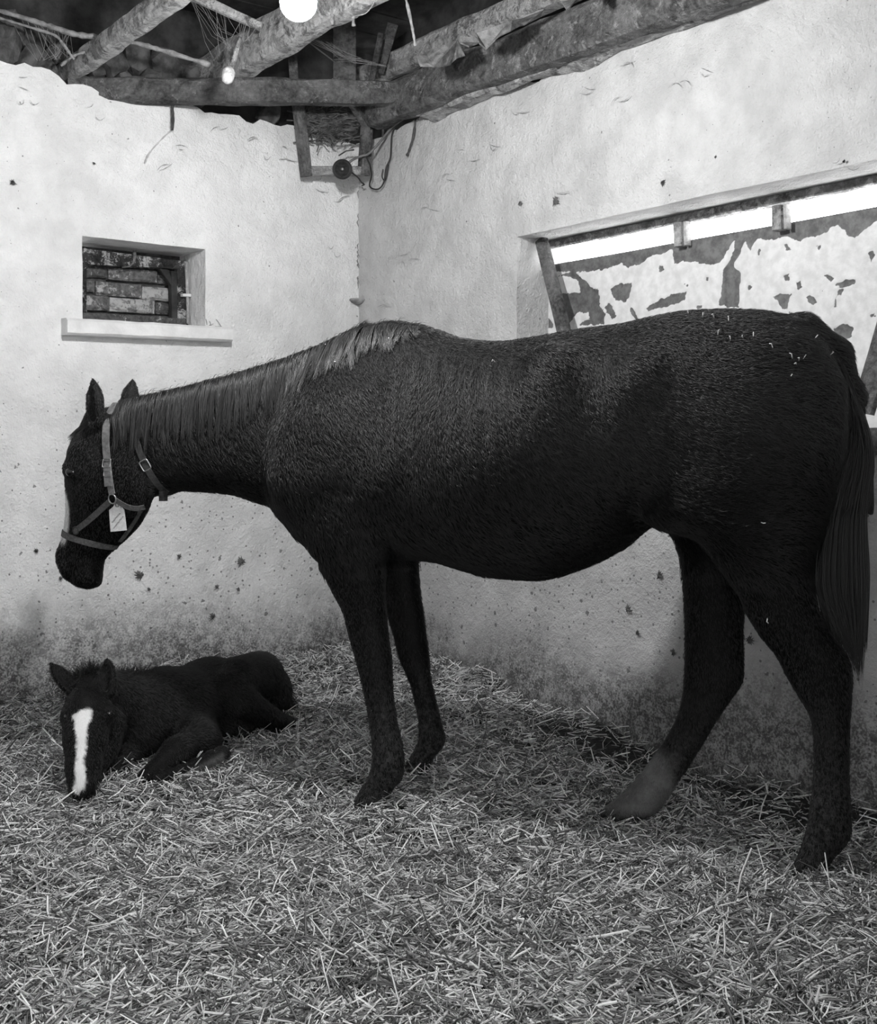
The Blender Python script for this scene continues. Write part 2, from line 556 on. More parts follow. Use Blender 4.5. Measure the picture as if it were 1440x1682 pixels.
# ------------------------------------------------------------------ small bricked-up window in the left wall
w1 = empty('window_1', on_left(240, 470)); w1['kind'] = 'structure'
def child(o, root):
    o.parent = root; o.matrix_parent_inverse = Matrix.Translation(root.location).inverted()
    return o
def c4(x, y): return (80 + x / 4.235, 350 + y / 4.235)
mb = MB(); prism(mb, on_left, [c4(150, 120), c4(1010, 240), c4(1010, 800), c4(150, 760)], -.265, -.30); child(mb.build('mortar_bed', M_mortar), w1)
def rough_brick(q, mat, seed, proud):
    n = 5
    rr = random.Random(seed)
    c = [np.array(t) for t in q]
    vs, fs = [], []
    for j in range(n + 1):
        for i in range(n + 1):
            s, t = i / n, j / n
            p = (c[0] * (1-s) + c[1] * s) * (1-t) + (c[3] * (1-s) + c[2] * s) * t
            edge = i in (0, n) or j in (0, n)
            p = p + np.array([rr.uniform(-.9, .9), rr.uniform(-.9, .9)]) * (.55 if edge else .2)
            vs.append(on_left(p[0], p[1], -.225 + proud - (.012 if edge else 0) + rr.uniform(-.004, .004)))
    for j in range(n):
        for i in range(n):
            a = j * (n+1) + i
            fs.append((a, a + n + 1, a + n + 2, a + 1))
    ring = [i for i in range(n+1)] + [(j+1)*(n+1)-1 for j in range(1, n+1)] + [n*(n+1)+i for i in range(n-1, -1, -1)] + [j*(n+1) for j in range(n-1, 0, -1)]
    k = len(vs)
    for r in ring: vs.append(vs[r] - U * .055)
    for i in range(len(ring)):
        a, b = ring[i], ring[(i+1) % len(ring)]
        fs.append((a, b, k + (i+1) % len(ring), k + i))
    return child(mesh_obj('brick', vs, fs, mat), w1)
for i, (x0, x1, y0, y1, dy, m, pr) in enumerate([
        (250, 408, 362, 446, 6, M_brick_d, -.005), (415, 752, 378, 462, 24, M_brick_m, .006), (758, 900, 420, 490, 12, M_brick_d, -.004),
        (250, 318, 468, 545, 4, M_brick_m, .0), (326, 643, 474, 570, 22, M_brick_m, .008), (650, 862, 508, 598, 18, M_brick_l, .010),
        (250, 414, 570, 672, 8, M_brick_m, .002), (426, 735, 585, 680, 22, M_brick_l, .010), (742, 900, 622, 700, 10, M_brick_d, -.004),
        (250, 520, 690, 760, 10, M_brick_d, -.01), (530, 900, 705, 780, 16, M_brick_d, -.012)]):
    rough_brick([c4(x0, y0), c4(x1, y0 + dy), c4(x1, y1 + dy), c4(x0, y1)], (M_brick_d, M_brick_m, M_brick_l)[(M_brick_d, M_brick_m, M_brick_l).index(m)], 50 + i, pr)
def timber_px(name, fn, q, o0, o1, mat, root):
    mb = MB(); prism(mb, fn, q, o0, o1)
    o = mb.build(name, mat)
    md = o.modifiers.new('worn_edge', 'BEVEL'); md.width = .004; md.segments = 2
    return child(o, root)
timber_px('frame_rail', on_left, [c4(215, 240), c4(955, 335), c4(955, 392), c4(215, 352)], -.165, -.215, M_white_wood, w1)
timber_px('frame_rail', on_left, [c4(215, 690), c4(960, 735), c4(960, 790), c4(215, 735)], -.165, -.215, M_brick_d, w1)
timber_px('frame_stile', on_left, [c4(205, 235), c4(264, 243), c4(268, 745), c4(205, 740)], -.168, -.215, M_white_wood, w1)
timber_px('frame_stile', on_left, [c4(893, 330), c4(962, 338), c4(972, 800), c4(900, 795)], -.168, -.215, M_white_wood, w1)
timber_px('corner_brace', on_left, [c4(770, 385), c4(835, 392), c4(880, 520), c4(852, 500)], -.175, -.20, M_void, w1)
timber_px('inner_stile', on_left, [c4(852, 400), c4(893, 405), c4(898, 760), c4(858, 755)], -.172, -.21, M_void, w1)
mb = MB(); mb.tube([on_left(*c4(955, 345), -.15), on_left(*c4(965, 560), -.15), on_left(*c4(968, 770), -.15)], .0075, 8); child(mb.build('casement_rod', M_white_wood2, None, True), w1)
mb = MB(); prism(mb, on_left, [c4(933, 560), c4(992, 562), c4(992, 582), c4(933, 578)], -.135, -.16); child(mb.build('latch', M_sill), w1)
mb = MB(); mb.tube([on_left(*c4(594, 262), -.155), on_left(*c4(598, 300), -.15), on_left(*c4(590, 345), -.155), on_left(*c4(560, 372), -.15), on_left(*c4(510, 378), -.16)], [.008, .009, .006, .004, .004], 7); child(mb.build('hook', M_iron, None, True), w1)
# sill
def c4s(x, y): return c4(x, y)
f0 = [on_left(*c4(128, 735), .07), on_left(*c4(1280, 802), .07), on_left(*c4(1280, 888), .07), on_left(*c4(128, 838), .07)]
n = 24; vs = []
for i in range(n + 1):
    s = i / n
    top, bot = f0[0] * (1-s) + f0[1] * s, f0[3] * (1-s) + f0[2] * s
    k = .004 * (float(vnoise(np.array([[s * 14, 1, 0]]), 1, 5)[0]) - .5)
    vs += [top - U * .20 + [0, 0, .012], top - U * .010 + [0, 0, .006 + k], top + U * (.004 + k) - [0, 0, .006], bot + U * .004 + [0, 0, .006 + k], bot - U * .008 - [0, 0, .003], bot - U * .2 - [0, 0, .003]]
fs = []
for i in range(n):
    for k in range(5):
        a = i * 6 + k; fs.append((a, a + 1, a + 7, a + 6))
fs += [tuple(range(6))[::-1], tuple(n * 6 + k for k in range(6))]
o = child(mesh_obj('sill', vs, fs, M_sill), w1)
# straw wisps lying on the sill's right end
M_wisp = plain('pale_straw', .62, .6, var=.25, scale=60)
M_wisp_d = plain('dull_straw', .22, .7, var=.4, scale=60)
wisp_order = (0, 1, 4, 2, 3)
for k, (x0, y0, x1, y1) in enumerate([(1100, 780, 1092, 738), (1112, 782, 1145, 770), (1160, 735, 1200, 790), (1128, 785, 1118, 752), (1150, 788, 1215, 795)]):
    mb = MB(); mb.tube([on_left(*c4(x0, y0), .0), on_left(*c4((x0+x1)/2 + 3, (y0+y1)/2), .012), on_left(*c4(x1, y1), .02)], .0016, 4)
    tag(mb.build('straw_wisp', M_wisp_d), ('leftmost', 'second from the left', 'third from the left', 'fourth from the left', 'rightmost')[wisp_order[k]] + ' of the thin straw wisps on the small sill', 'straw', 'straw wisps on the small window sill')

# ------------------------------------------------------------------ wide window in the right wall, blocked with a peeling painted board
w2 = empty('window_2', on_right(1150, 450)); w2['kind'] = 'structure'
def c5(x, y): return (800 + x / 2.25, 240 + y / 2.25)
OB = -.20
zt = float(on_right(*c5(690, 360), OB)[2])                    # board's top edge
zb = 1.13
tb0, tb1 = float((on_right(880, 470, OB) - CORNER) @ U) - .14, 4.15
bare = [[(330,460),(372,500),(400,528),(420,525),(425,590),(446,622),(440,660),(345,668),(350,650),(392,642),(380,618),(350,614),(328,632),(310,662),(284,650),(278,545),(352,542),(345,500),(302,478),(262,486)],
        [(100,300),(250,440),(255,470),(320,466),(375,466),(430,458),(500,434),(520,452),(560,440),(620,408),(690,385),(700,437),(730,428),(765,430),(830,442),(872,430),(895,385),(925,343),(912,405),(880,460),(862,590),(938,604),(942,470),(918,440),(945,395),(960,352),(975,400),(1000,340),(1050,352),(1100,338),(1160,352),(1220,334),(1262,315),(1300,290),(1330,322),(1362,347),(1400,312),(1440,280),(1600,250),(1600,100),(900,200)],
        [(462,530),(490,508),(540,505),(538,548),(520,578),(482,572),(470,552)], [(590,600),(640,570),(700,545),(742,540),(740,570),(690,590),(640,605),(600,612)],
        [(440,600),(455,578),(470,588),(486,630),(470,642),(452,618)], [(530,588),(548,600),(568,640),(556,646),(540,618)], [(1098,362),(1112,358),(1128,384),(1106,392)], [(1214,368),(1234,364),(1240,378),(1226,388)],
        [(1060,560),(1085,545),(1140,542),(1118,572),(1112,608),(1092,600),(1078,572)], [(1180,556),(1196,548),(1226,572),(1206,588),(1190,580)], [(1100,472),(1122,468),(1122,498),(1102,500)], [(1144,504),(1160,500),(1170,520),(1150,532)],
        [(1248,480),(1268,474),(1286,488),(1272,504)], [(1294,512),(1330,494),(1366,490),(1362,508),(1336,520),(1312,524)], [(1280,672),(1316,655),(1356,672),(1348,702),(1322,722),(1308,745),(1304,716),(1284,695)],
        [(1160,622),(1190,614),(1216,620),(1206,648),(1180,640)], [(1300,530),(1322,532),(1314,558),(1298,552)], [(218,645),(236,632),(252,660),(248,678),(228,668)], [(1414,388),(1432,380),(1440,410),(1424,428)], [(1412,620),(1440,612),(1440,634),(1416,632)],
        [(962,520),(975,508),(985,520),(972,536)], [(1288,570),(1296,566),(1298,590),(1288,592)], [(640,440),(656,444),(660,460),(642,466)], [(818,484),(826,484),(826,502),(818,500)], [(780,590),(800,588),(800,602),(786,604)], [(1116,612),(1150,616),(1146,630),(1120,626)], [(1004,378),(1014,380),(1010,408),(1004,400)], [(1236,512),(1246,514),(1240,532)], [(732,508),(756,512),(748,524)]]
polys = []
for pl in bare:
    q = [on_right(*c5(x, y), OB) for (x, y) in pl]
    polys.append(np.array([[(p - CORNER) @ U, p[2]] for p in q]))
rr = random.Random(9)
for k in range(26):                                             # the board goes on outside the picture with the same wear
    c = (rr.uniform(2.75, 4.1), rr.uniform(1.2, 1.8)); r0 = rr.uniform(.015, .07)
    polys.append(np.array([[c[0] + r0 * rr.uniform(.4, 1.2) * math.cos(a), c[1] + r0 * rr.uniform(.4, 1.1) * math.sin(a)] for a in np.linspace(0, 6.28, 9)[:-1]]))
def poly_sd(P, poly):
    d = np.full(len(P), 9e9); inside = np.zeros(len(P), bool)
    m = len(poly)
    for i in range(m):
        a, b = poly[i], poly[(i+1) % m]
        e, w = b - a, P - a
        t = np.clip((w @ e) / (e @ e + 1e-12), 0, 1)
        d = np.minimum(d, ((w - t[:, None] * e)**2).sum(1))
        c1, c2 = P[:, 1] >= a[1], P[:, 1] < b[1]
        cr = e[0] * w[:, 1] - e[1] * w[:, 0]
        inside ^= (c1 & c2 & (cr > 0)) | (~c1 & ~c2 & (cr < 0))
    return np.where(inside, -1, 1) * np.sqrt(d)
nt_, nz_ = int((tb1 - tb0) / .0075), int((zt - zb) / .0075)
tt, zz = np.linspace(tb0, tb1, nt_ + 1), np.linspace(zb, zt, nz_ + 1)
G = np.stack(np.meshgrid(tt, zz, indexing='ij'), -1).reshape(-1, 2)
sd = np.full(len(G), 9.0)
for pl in polys: sd = np.minimum(sd, poly_sd(G, pl))
G3 = np.concatenate([G, np.zeros((len(G), 1))], 1)
sd = sd + (fbm(G3, 55, 3, 3) - .5) * .016 + (fbm(G3, 160, 8, 2) - .5) * .006
lift = sstep(sd, -.002, .004) * .0025 + np.exp(-np.clip(sd, 0, 1) / .006) * (sd > 0) * .003
buck = (fbm(G3, 3, 4, 2) - .5) * .02
W = CORNER + G[:, :1] * U + np.array([0, 0, 1.0]) * G[:, 1:] + V * (OB + lift + buck)[:, None]
m_ = nz_ + 1
idx = np.arange(len(G)).reshape(nt_ + 1, m_)
F_ = np.stack([idx[:-1, :-1], idx[:-1, 1:], idx[1:, 1:], idx[1:, :-1]], -1).reshape(-1, 4)
mpb, nt, b = new_mat('peeling_paint_on_sheet'); T = NT(nt); c = T.coord('Object')
p = T.ramp(T.attr('paint'), -.0012, .0012)
stain = T.ramp(T.noise(c, 6, 5, .65), .4, .75, 0, .22)
pc = T.mix(stain, T.ramp(T.noise(c, 30, 4), .3, .7, .56, .68), .30)
bc = T.ramp(T.noise(c, 25, 6, .7), .3, .7, .055, .15)
T.link(T.grey(T.mix(p, bc, pc)), b.inputs['Base Color']); b.inputs['Roughness'].default_value = .6
T.link(T.bump(T.noise(c, 70, 4, .7), .25, .005), b.inputs['Normal'])
o = big_mesh('painted_board', W, F_, mpb, smooth=True); attr(o, 'paint', sd)
md = o.modifiers.new('thick', 'SOLIDIFY'); md.thickness = .014; md.offset = 0
child(o, w2)
# cobwebbed head rail, mullion stubs, sill
rz = [on_right(*c5(x, y), -.14) for (x, y) in ((700, 270), (690, 305))]
mb = MB()
p0 = CORNER + U * (tb0 + .05) + V * -.195; p1 = CORNER + U * 4.1 + V * -.195
zr = hole_r[3] - .016
beam(mb, p0 + [0, 0, zr], p1 + [0, 0, zr], .045, .034, segs=60, rough=.010, seed=3, noise_scale=16)
child(mb.build('head_rail', make_timber('cobwebbed_rail', .22, paint=.35, pv=.6)), w2)
for (x0, y0, y1, w) in ((712, 285, 372, 40), (1077, 222, 312, 44)):
    a, b_ = on_right(*c5(x0, y0), -.17), on_right(*c5(x0 + 2, y1), -.17)
    mb = MB(); beam(mb, a, b_, .045, .040, up=U, segs=6, rough=.006, seed=int(x0))
    child(mb.build('mullion', make_timber('grey_mullion', .30, paint=.4)), w2)
    mb = MB(); beam(mb, a + U * .035, b_ + U * .035, .03, .016, up=U, segs=6, rough=.003, seed=int(x0) + 1)
    child(mb.build('mullion_bead', M_white_wood2), w2)
mb = MB(); mb.box(CORNER + U * (hole_r[0] - .0) + V * -.29 + np.array([0, 0, 1.20]), U * 2.95, V * .315, (0, 0, .035))
child(mb.build('sill', M_sill), w2)
mb = MB(); mb.box(CORNER + U * 2.55 + V * .0 + np.array([0, 0, 1.115]), U * 1.6, V * .035, (0, 0, .085))
child(mb.build('apron_board', M_log_dark), w2)
# jamb post, left end
timber_px('jamb', on_right, [c5(108, 352), c5(200, 362), c5(196, 760), c5(100, 760)], -.135, -.21, make_timber('limewashed_jamb', .5, paint=.8, pv=.72), w2) if False else None
# timbers leaning in the opening
M_prop = make_timber('weathered_prop', .17, paint=.04, pv=.4)
a, b_ = on_right(889, 394, -.12), on_right(930, 560, -.07)
d = unit(b_ - a); b_ = b_ + d * .30
mb = MB(); beam(mb, a, b_, .034, .058, up=U, segs=12, rough=.004, seed=2)
tag(mb.build('timber_prop', M_prop), 'grey timber prop leaning in the left end of the wide window', 'timber')
a, b_ = on_right(1452, 560, -.10), on_right(1416, 678, -.06)
d = unit(b_ - a); 
mb = MB(); beam(mb, a - d * .2, b_ + d * .0, .035, .075, up=U, segs=12, rough=.004, seed=4)
tag(mb.build('timber_prop', M_prop), "dark timber prop in the wide window behind the mare's tail", 'timber')

# ------------------------------------------------------------------ corner bracket with round lamp, cables, nest
br = empty('lamp_bracket', on_left(552, 283, .05)); tag(br, 'crude timber bracket hanging in the corner under the roof beam', 'bracket')
M_br = make_timber('bracket_wood', .17, paint=.05, pv=.4)
mb = MB(); beam(mb, on_left(489, 168, .12), on_left(503.5, 290, .10), .048, .052, up=U, segs=10, rough=.004, seed=61); child(mb.build('post', M_br), br)
mb = MB(); beam(mb, on_right(606, 150, .10), on_right(597, 288, .10), .055, .05, up=V, segs=10, rough=.004, seed=62); child(mb.build('post', M_br), br)
mb = MB(); beam(mb, on_left(507, 281, .10), on_right(598, 281, .10), .045, .044, segs=8, rough=.004, seed=63); child(mb.build('crossbar', make_timber('bracket_bar', .36, paint=.3, pv=.5)), br)
mb = MB(); beam(mb, on_right(574, 165, .25), on_right(600, 205, .12), .03, .03, segs=6, rough=.003, seed=64); child(mb.build('strut', M_br), br)

fl_c = px(562, 278, 5.70)
fd = unit(np.array([-.02, -1.0, -.12]))
fl_ = empty('round_floodlight', fl_c); tag(fl_, 'small round dark lamp fixed on the corner bracket', 'lamp')
M_blk = plain('black_enamel', .022, .35, var=.2, spec=.5)
M_blk2 = plain('dusty_black', .05, .7, var=.3)
prof = [(-.075, .012), (-.07, .030), (-.03, .040), (-.012, .046), (.0, .047), (.004, .042)]
def lathe(prof, n=28):
    mb = MB(); mb.tube([fl_c + fd * t for (t, r) in prof], [r for (t, r) in prof], n); return mb
child(lathe(prof).build('housing', M_blk, None, True), fl_)
child(lathe([(.002, .040), (.009, .038), (.009, .034), (.004, .033)]).build('rim', M_blk2, None, True), fl_)
child(lathe([(.003, .030), (.008, .028), (.008, .023), (.003, .022)]).build('ring', M_blk2, None, True), fl_)
child(lathe([(.003, .014), (.012, .012), (.014, .007)]).build('lens', M_blk, None, True), fl_)
mb = MB(); mb.tube([fl_c - fd * .04, px(563, 284, 5.76), px(564, 284, 5.80)], .012, 8); child(mb.build('mount', M_blk, None, True), fl_)

def spline(pts, n=6):
    pts = [np.asarray(p, float) for p in pts]
    out = []
    for i in range(len(pts) - 1):
        p0, p1, p2, p3 = pts[max(i-1, 0)], pts[i], pts[i+1], pts[min(i+2, len(pts)-1)]
        for k in range(n):
            t = k / n
            out.append(.5 * ((2*p1) + (p2-p0)*t + (2*p0-5*p1+4*p2-p3)*t*t + (3*p1-p0-3*p2+p3)*t**3))
    return out + [pts[-1]]
M_cable = plain('black_cable', .03, .6)
M_cable_g = plain('grey_cable', .16, .7)
def cable(pts, r, mat, label, cat='cable', name='cable'):
    sp = spline(pts); rk = random.Random(len(pts) * 7 + int(r * 1e5))
    mb = MB(); mb.tube(sp, [r * rk.uniform(.6, 1.35) if cat in ('wire', 'cobweb') else r for _ in sp], 6); return tag(mb.build(name, mat, None, True), label, cat)
cable([on_right(x, y, o_) for x, y, o_ in ((676, 186, .05), (655, 200, .04), (640, 213, .03), (625, 232, .06), (606, 252, .12), (594, 256, .15), (580, 262, .2), (572, 268, .22))], .006, M_cable_g, 'grey cable running from the roof edge down to the round lamp')
cable([on_right(x, y, o_) for x, y, o_ in ((600, 256, .13), (607, 270, .10), (610, 288, .06), (607, 306, .04), (620, 311, .03), (630, 300, .03), (634, 276, .03), (641, 258, .02), (643, 225, .02), (648, 208, .02))], .004, M_cable, 'thin black cable looping down the corner beside the bracket')
cable([on_right(x, y, o_) for x, y, o_ in ((577, 283, .22), (588, 292, .14), (593, 299, .1), (598, 303, .07), (594, 305, .07))], .0035, M_cable, 'short black lead curling out of the round lamp')
cable([on_right(x, y, .02) for x, y in ((629, 278), (627, 290), (633, 296), (638, 270))], .0028, M_cable, 'small dark wire loop on the wall right of the bracket')
M_web = plain('dusty_cobweb', .24, .95, var=.4, scale=30, bump=.5)
M_web_d = plain('dark_cobweb', .07, .95, var=.4, scale=30)
cable([on_right(x, y, .02) for x, y in ((682, 196), (679, 222), (674, 240), (668, 256))], .006, M_web_d, 'dark rag of cobweb hanging from the right-hand wall top', 'cobweb', 'cobweb_strand')
cable([on_left(x, y, .04) for x, y in ((282, 160), (284, 190), (283, 214))], .006, M_web_d, 'grey cobweb strand hanging above the small window', 'cobweb', 'cobweb_strand')
cable([on_left(x, y, .02) for x, y in ((283, 212), (262, 232), (245, 252), (238, 268))], .0035, plain('faint_web', .5, .95), 'faint slanting cobweb line on the plaster above the small window', 'cobweb', 'cobweb_strand')
cable([px(x, y, 4.7) for x, y in ((664, -12), (672, 22), (678, 52), (682, 76))], .006, M_web, 'pale dusty strand dangling onto the right rafter', 'cobweb', 'cobweb_strand')
cable([px(x, y, 4.75) for x, y in ((580, 2), (581, 20), (580, 34), (581, 43))], .007, M_web, 'short pale strand hanging below the thick rafter', 'cobweb', 'cobweb_strand')
cable([px(x, y, 4.75) for x, y in ((546, 24), (545, 32), (546, 41))], .008, M_web, 'stubby pale blob hanging below the thick rafter', 'cobweb', 'cobweb_strand')
cable([px(x, y, 5.02) for x, y in ((-40, 8), (0, 18), (50, 33), (90, 46), (127, 57), (180, 63), (215, 69), (250, 78), (300, 93), (345, 107))], .011, M_web, 'cobweb-coated wire sagging along the top left corner', 'wire', 'dusty_wire')
cable([px(x, y, 5.0) for x, y in ((-20, 24), (27, 38), (60, 48), (90, 58), (102, 70), (112, 84), (122, 98))], .006, M_web, 'thin second wire under the sagging one at top left', 'wire', 'dusty_wire')
cable([px(x, y, 5.06) for x, y in ((100, 108), (112, 98), (125, 90), (146, 83), (160, 76))], .007, M_web, 'short curved wire by the foot of the thin rafter', 'wire', 'dusty_wire')
cable([px(x, y, 4.6) for x, y in ((583, 26), (600, 22), (612, 8), (617, -6))], .0025, M_web, 'hair-thin curved wire beside the thick rafter', 'wire', 'dusty_wire')
a, b_ = px(296, -16, 4.98), px(430, 44, 4.98)
mb = MB(); beam(mb, a, b_, .035, .035, segs=12, rough=.008, seed=71); tag(mb.build('roof_batten', M_log), 'pale cobwebbed batten meeting the thick rafter from upper left', 'batten')
# web sheet between batten and rafter
# knobbed peg
pg = empty('insulator_peg', px(384, 90, 4.86)); tag(pg, 'pale knob on a peg hanging off the thick rafter', 'peg')
mb = MB(); mb.tube([px(394, 62, 4.84), px(386, 92, 4.80), px(378, 118, 4.78)], [.009, .010, .012], 8); child(mb.build('shaft', M_log, None, True), pg)
mb = MB(); mb.tube([px(378.5, 112, 4.78), px(376, 118, 4.775), px(374, 127, 4.77), px(373, 134, 4.77), px(372.5, 138, 4.77)], [.014, .026, .025, .020, .006], 12); child(mb.build('knob', plain('limewashed_knob', .55, .7, var=.4, scale=50, bump=.5), None, True), pg)
# planks standing behind the tie
def plank(x0, y0, x1, y1, dep, w, t, mat, label, name='plank'):
    mb = MB(); beam(mb, px(x0, y0, dep), px(x1, y1, dep), w, t, up=(0, 1, 0), segs=8, rough=.004, seed=int(x0))
    return tag(mb.build(name, mat), label, 'plank')
plank(566, 26, 566, 150, 5.80, .105, .02, M_plank, 'wide upright plank behind the corner beam')
plank(478, 55, 484, 150, 5.72, .042, .02, M_plank, 'narrow upright lath behind the corner beam, left of the wide plank')
plank(626, 56, 607, 150, 5.75, .030, .03, M_plank, 'thin leaning pole behind the corner beam, right of the wide plank')
plank(645, 40, 622, 120, 5.85, .05, .02, M_log_dark, 'dark slanting lath in the roof shadow right of the poles')
# torn scraps below the right rafter
M_felt = plain('torn_felt', .14, .95, var=.6, scale=18, bump=.7)
def scrap(pts, dep, label):
    bm = bmesh.new()
    vs = [bm.verts.new(px(x, y, dep + .05 * math.sin(i * 1.7))) for i, (x, y) in enumerate(pts)]
    bm.faces.new(vs); bmesh.ops.triangulate(bm, faces=bm.faces[:])
    bmesh.ops.subdivide_edges(bm, edges=bm.edges[:], cuts=2)
    rr = random.Random(len(pts))
    for v in bm.verts:
        q = np.array(v.co); k = (fbm(q[None], 30, 3, 2)[0] - .5) * .03
        v.co.y += k; v.co.z += k * .5
    me = bpy.data.meshes.new('torn_scrap'); bm.to_mesh(me); bm.free(); me.materials.append(M_felt)
    o = bpy.data.objects.new('torn_scrap', me); COL.objects.link(o)
    md = o.modifiers.new('thick', 'SOLIDIFY'); md.thickness = .006
    return tag(o, label, 'scrap')
scrap([(684, 96), (700, 88), (752, 66), (764, 92), (750, 96), (738, 106), (712, 111), (690, 110)], 4.82, 'torn felt scrap under the right rafter, lower one')
scrap([(756, 72), (782, 56), (840, 34), (892, 14), (886, 26), (860, 40), (838, 52), (818, 62), (798, 82), (786, 72), (770, 78)], 4.62, 'torn felt scrap under the right rafter, upper one')
scrap([(915, -20), (955, -20), (948, 0), (931, 18), (920, 2)], 4.3, 'small pale torn flap at the top edge right of the rafters')
# nest of fibres and mud between the bracket posts
nest = MB()
rr = random.Random(77)
for k in range(260):
    a, e = rr.uniform(0, 6.28), rr.uniform(-1, 1)
    c = px(540 + 40 * rr.gauss(0, .55), 203 + 22 * rr.gauss(0, .6), 5.86 + .03 * rr.uniform(-1, 1))
    d = np.array([math.cos(a) * .05, rr.uniform(-.015, .01), math.sin(a) * .022])
    nest.tube([c - d, c + np.array([0, -.012, .006]), c + d], .0035, 4, caps=False)
bm = bmesh.new(); bmesh.ops.create_icosphere(bm, subdivisions=4, radius=1)
cc = px(543, 200, 5.93)
k0 = len(nest.v)
for v in bm.verts:
    q = np.array(v.co); s = 1 + .35 * (fbm(q[None] * 1.0, 3, 5, 3)[0] - .5)
    nest.v.append(cc + q * np.array([.15, .08, .085]) * s)
nest.f += [tuple(k0 + v.index for v in f.verts) for f in bm.faces]; bm.free()
tag(nest.build('bird_nest', plain('nest_fibre', .10, .95, var=.6, scale=25, bump=.8), None), 'ragged old bird nest in the corner between the bracket posts', 'nest')
# rubble stones on top of the left wall
def stone(c, r, seed, mat, parent, name='stone'):
    bm = bmesh.new(); bmesh.ops.create_icosphere(bm, subdivisions=2, radius=1)
    for v in bm.verts:
        q = np.array(v.co)
        q = np.sign(q) * np.abs(q) ** .8
        s = 1 + .9 * (fbm(q[None] + seed * 3.1, 1.3, seed, 2)[0] - .5) + .15 * (fbm(q[None] + seed, 5, seed, 2)[0] - .5)
        v.co = Vector(q * s * np.array(r))
    me = bpy.data.meshes.new(name); bm.to_mesh(me); bm.free(); me.materials.append(mat)
    o = bpy.data.objects.new(name, me); COL.objects.link(o); o.location = c; o.rotation_euler = (seed * 1.3, seed * .7, seed * 2.1)
    o.parent = parent
    return o
for i, (x, y, r, of) in enumerate([(14, 48, 26, -.14), (6, 78, 30, -.10), (52, 98, 24, -.08), (78, 112, 17, -.06), (100, 92, 22, -.20), (186, 102, 24, -.12), (226, 96, 26, -.16), (272, 110, 26, -.12), (252, 132, 18, -.08), (-30, 70, 34, -.10), (310, 128, 22, -.12), (440, 190, 20, -.12), (40, 62, 20, -.24), (160, 120, 14, -.08), (206, 134, 16, -.06)]):
    p = on_left(x, y, of); dd_ = r / FPX * p[1]
    stone(p, (dd_ * 1.15, dd_ * .9, dd_ * .85), i + 1, M_stone, wl)
# mud splats and dark dabs on the plaster
def splat(fn, x, y, r, mat, seed, name='mud_splat'):
    rr = random.Random(seed)
    p = fn(x, y, .012); nrm = U if fn is on_left else V; t = V if fn is on_left else U
    n = 22; rad = r / FPX * p[1]
    vs = [p + nrm * .006]
    for k in range(n):
        a = 6.283 * k / n; q = rad * (rr.uniform(.35, .7) if k % 2 else rr.uniform(.6, 1.35))
        vs.append(p + (t * math.cos(a) + np.array([0, 0, 1.0]) * math.sin(a)) * q - nrm * .004)
    fs = [(0, 1 + k, 1 + (k + 1) % n) for k in range(n)]
    o = mesh_obj(name, vs, fs, mat); o.parent = wl if fn is on_left else wr
M_mud = plain('dried_mud', .11, .95, var=.5, scale=40, bump=.5)
for i, (fn, x, y, r) in enumerate([(on_left, 22, 300, 6), (on_left, 230, 945, 10), (on_left, 396, 922, 9), (on_left, 357, 964, 5), (on_left, 392, 968, 4), (on_left, 350, 1012, 7), (on_left, 60, 905, 5), (on_left, 295, 914, 5),
                                   (on_left, 155, 268, 3), (on_right, 911, 330, 9), (on_right, 853, 334, 5), (on_right, 1087, 300, 6), (on_right, 1175, 258, 5), (on_right, 1030, 1000, 8), (on_right, 1082, 945, 8), (on_right, 1105, 1072, 6), (on_right, 1230, 1052, 9),
                                   (on_right, 905, 885, 6), (on_right, 1046, 1040, 5), (on_right, 1385, 265, 3), (on_left, 245, 968, 4), (on_left, 100, 950, 4)]):
    splat(fn, x, y, r, M_mud, 100 + i)
M_crack = plain('plaster_crack', .22, .95)
rr = random.Random(3)
for k in range(13):                                            # broken line of cracks down the corner
    y = 312 + rr.random() * 170
    c = CORNER + (U + V) * .012 + np.array([0, 0, CAMZ + (HY - y) / FPX * 6.1])
    mb = MB(); mb.tube([c + U * rr.uniform(0, .006), c + V * rr.uniform(0, .006) - [0, 0, .01], c + U * rr.uniform(0, .012) - [0, 0, rr.uniform(.014, .04)]], [.0012, rr.uniform(.002, .004), .001], 5)
    o = mb.build('corner_crack', M_crack); o.parent = wl
# small half-round plaster ledge in the corner
mb = MB()
c = CORNER + (U + V) * .015 + np.array([0, 0, CAMZ + (HY - 494) / FPX * 6.1])
mb.tube([c + [0, 0, .006], c, c - [0, 0, .010], c - [0, 0, .022]], [.040, .044, .034, .010], 20)
o = mb.build('plaster_ledge', plain('grey_ledge', .30, .9, var=.4), None, True); o.parent = wl

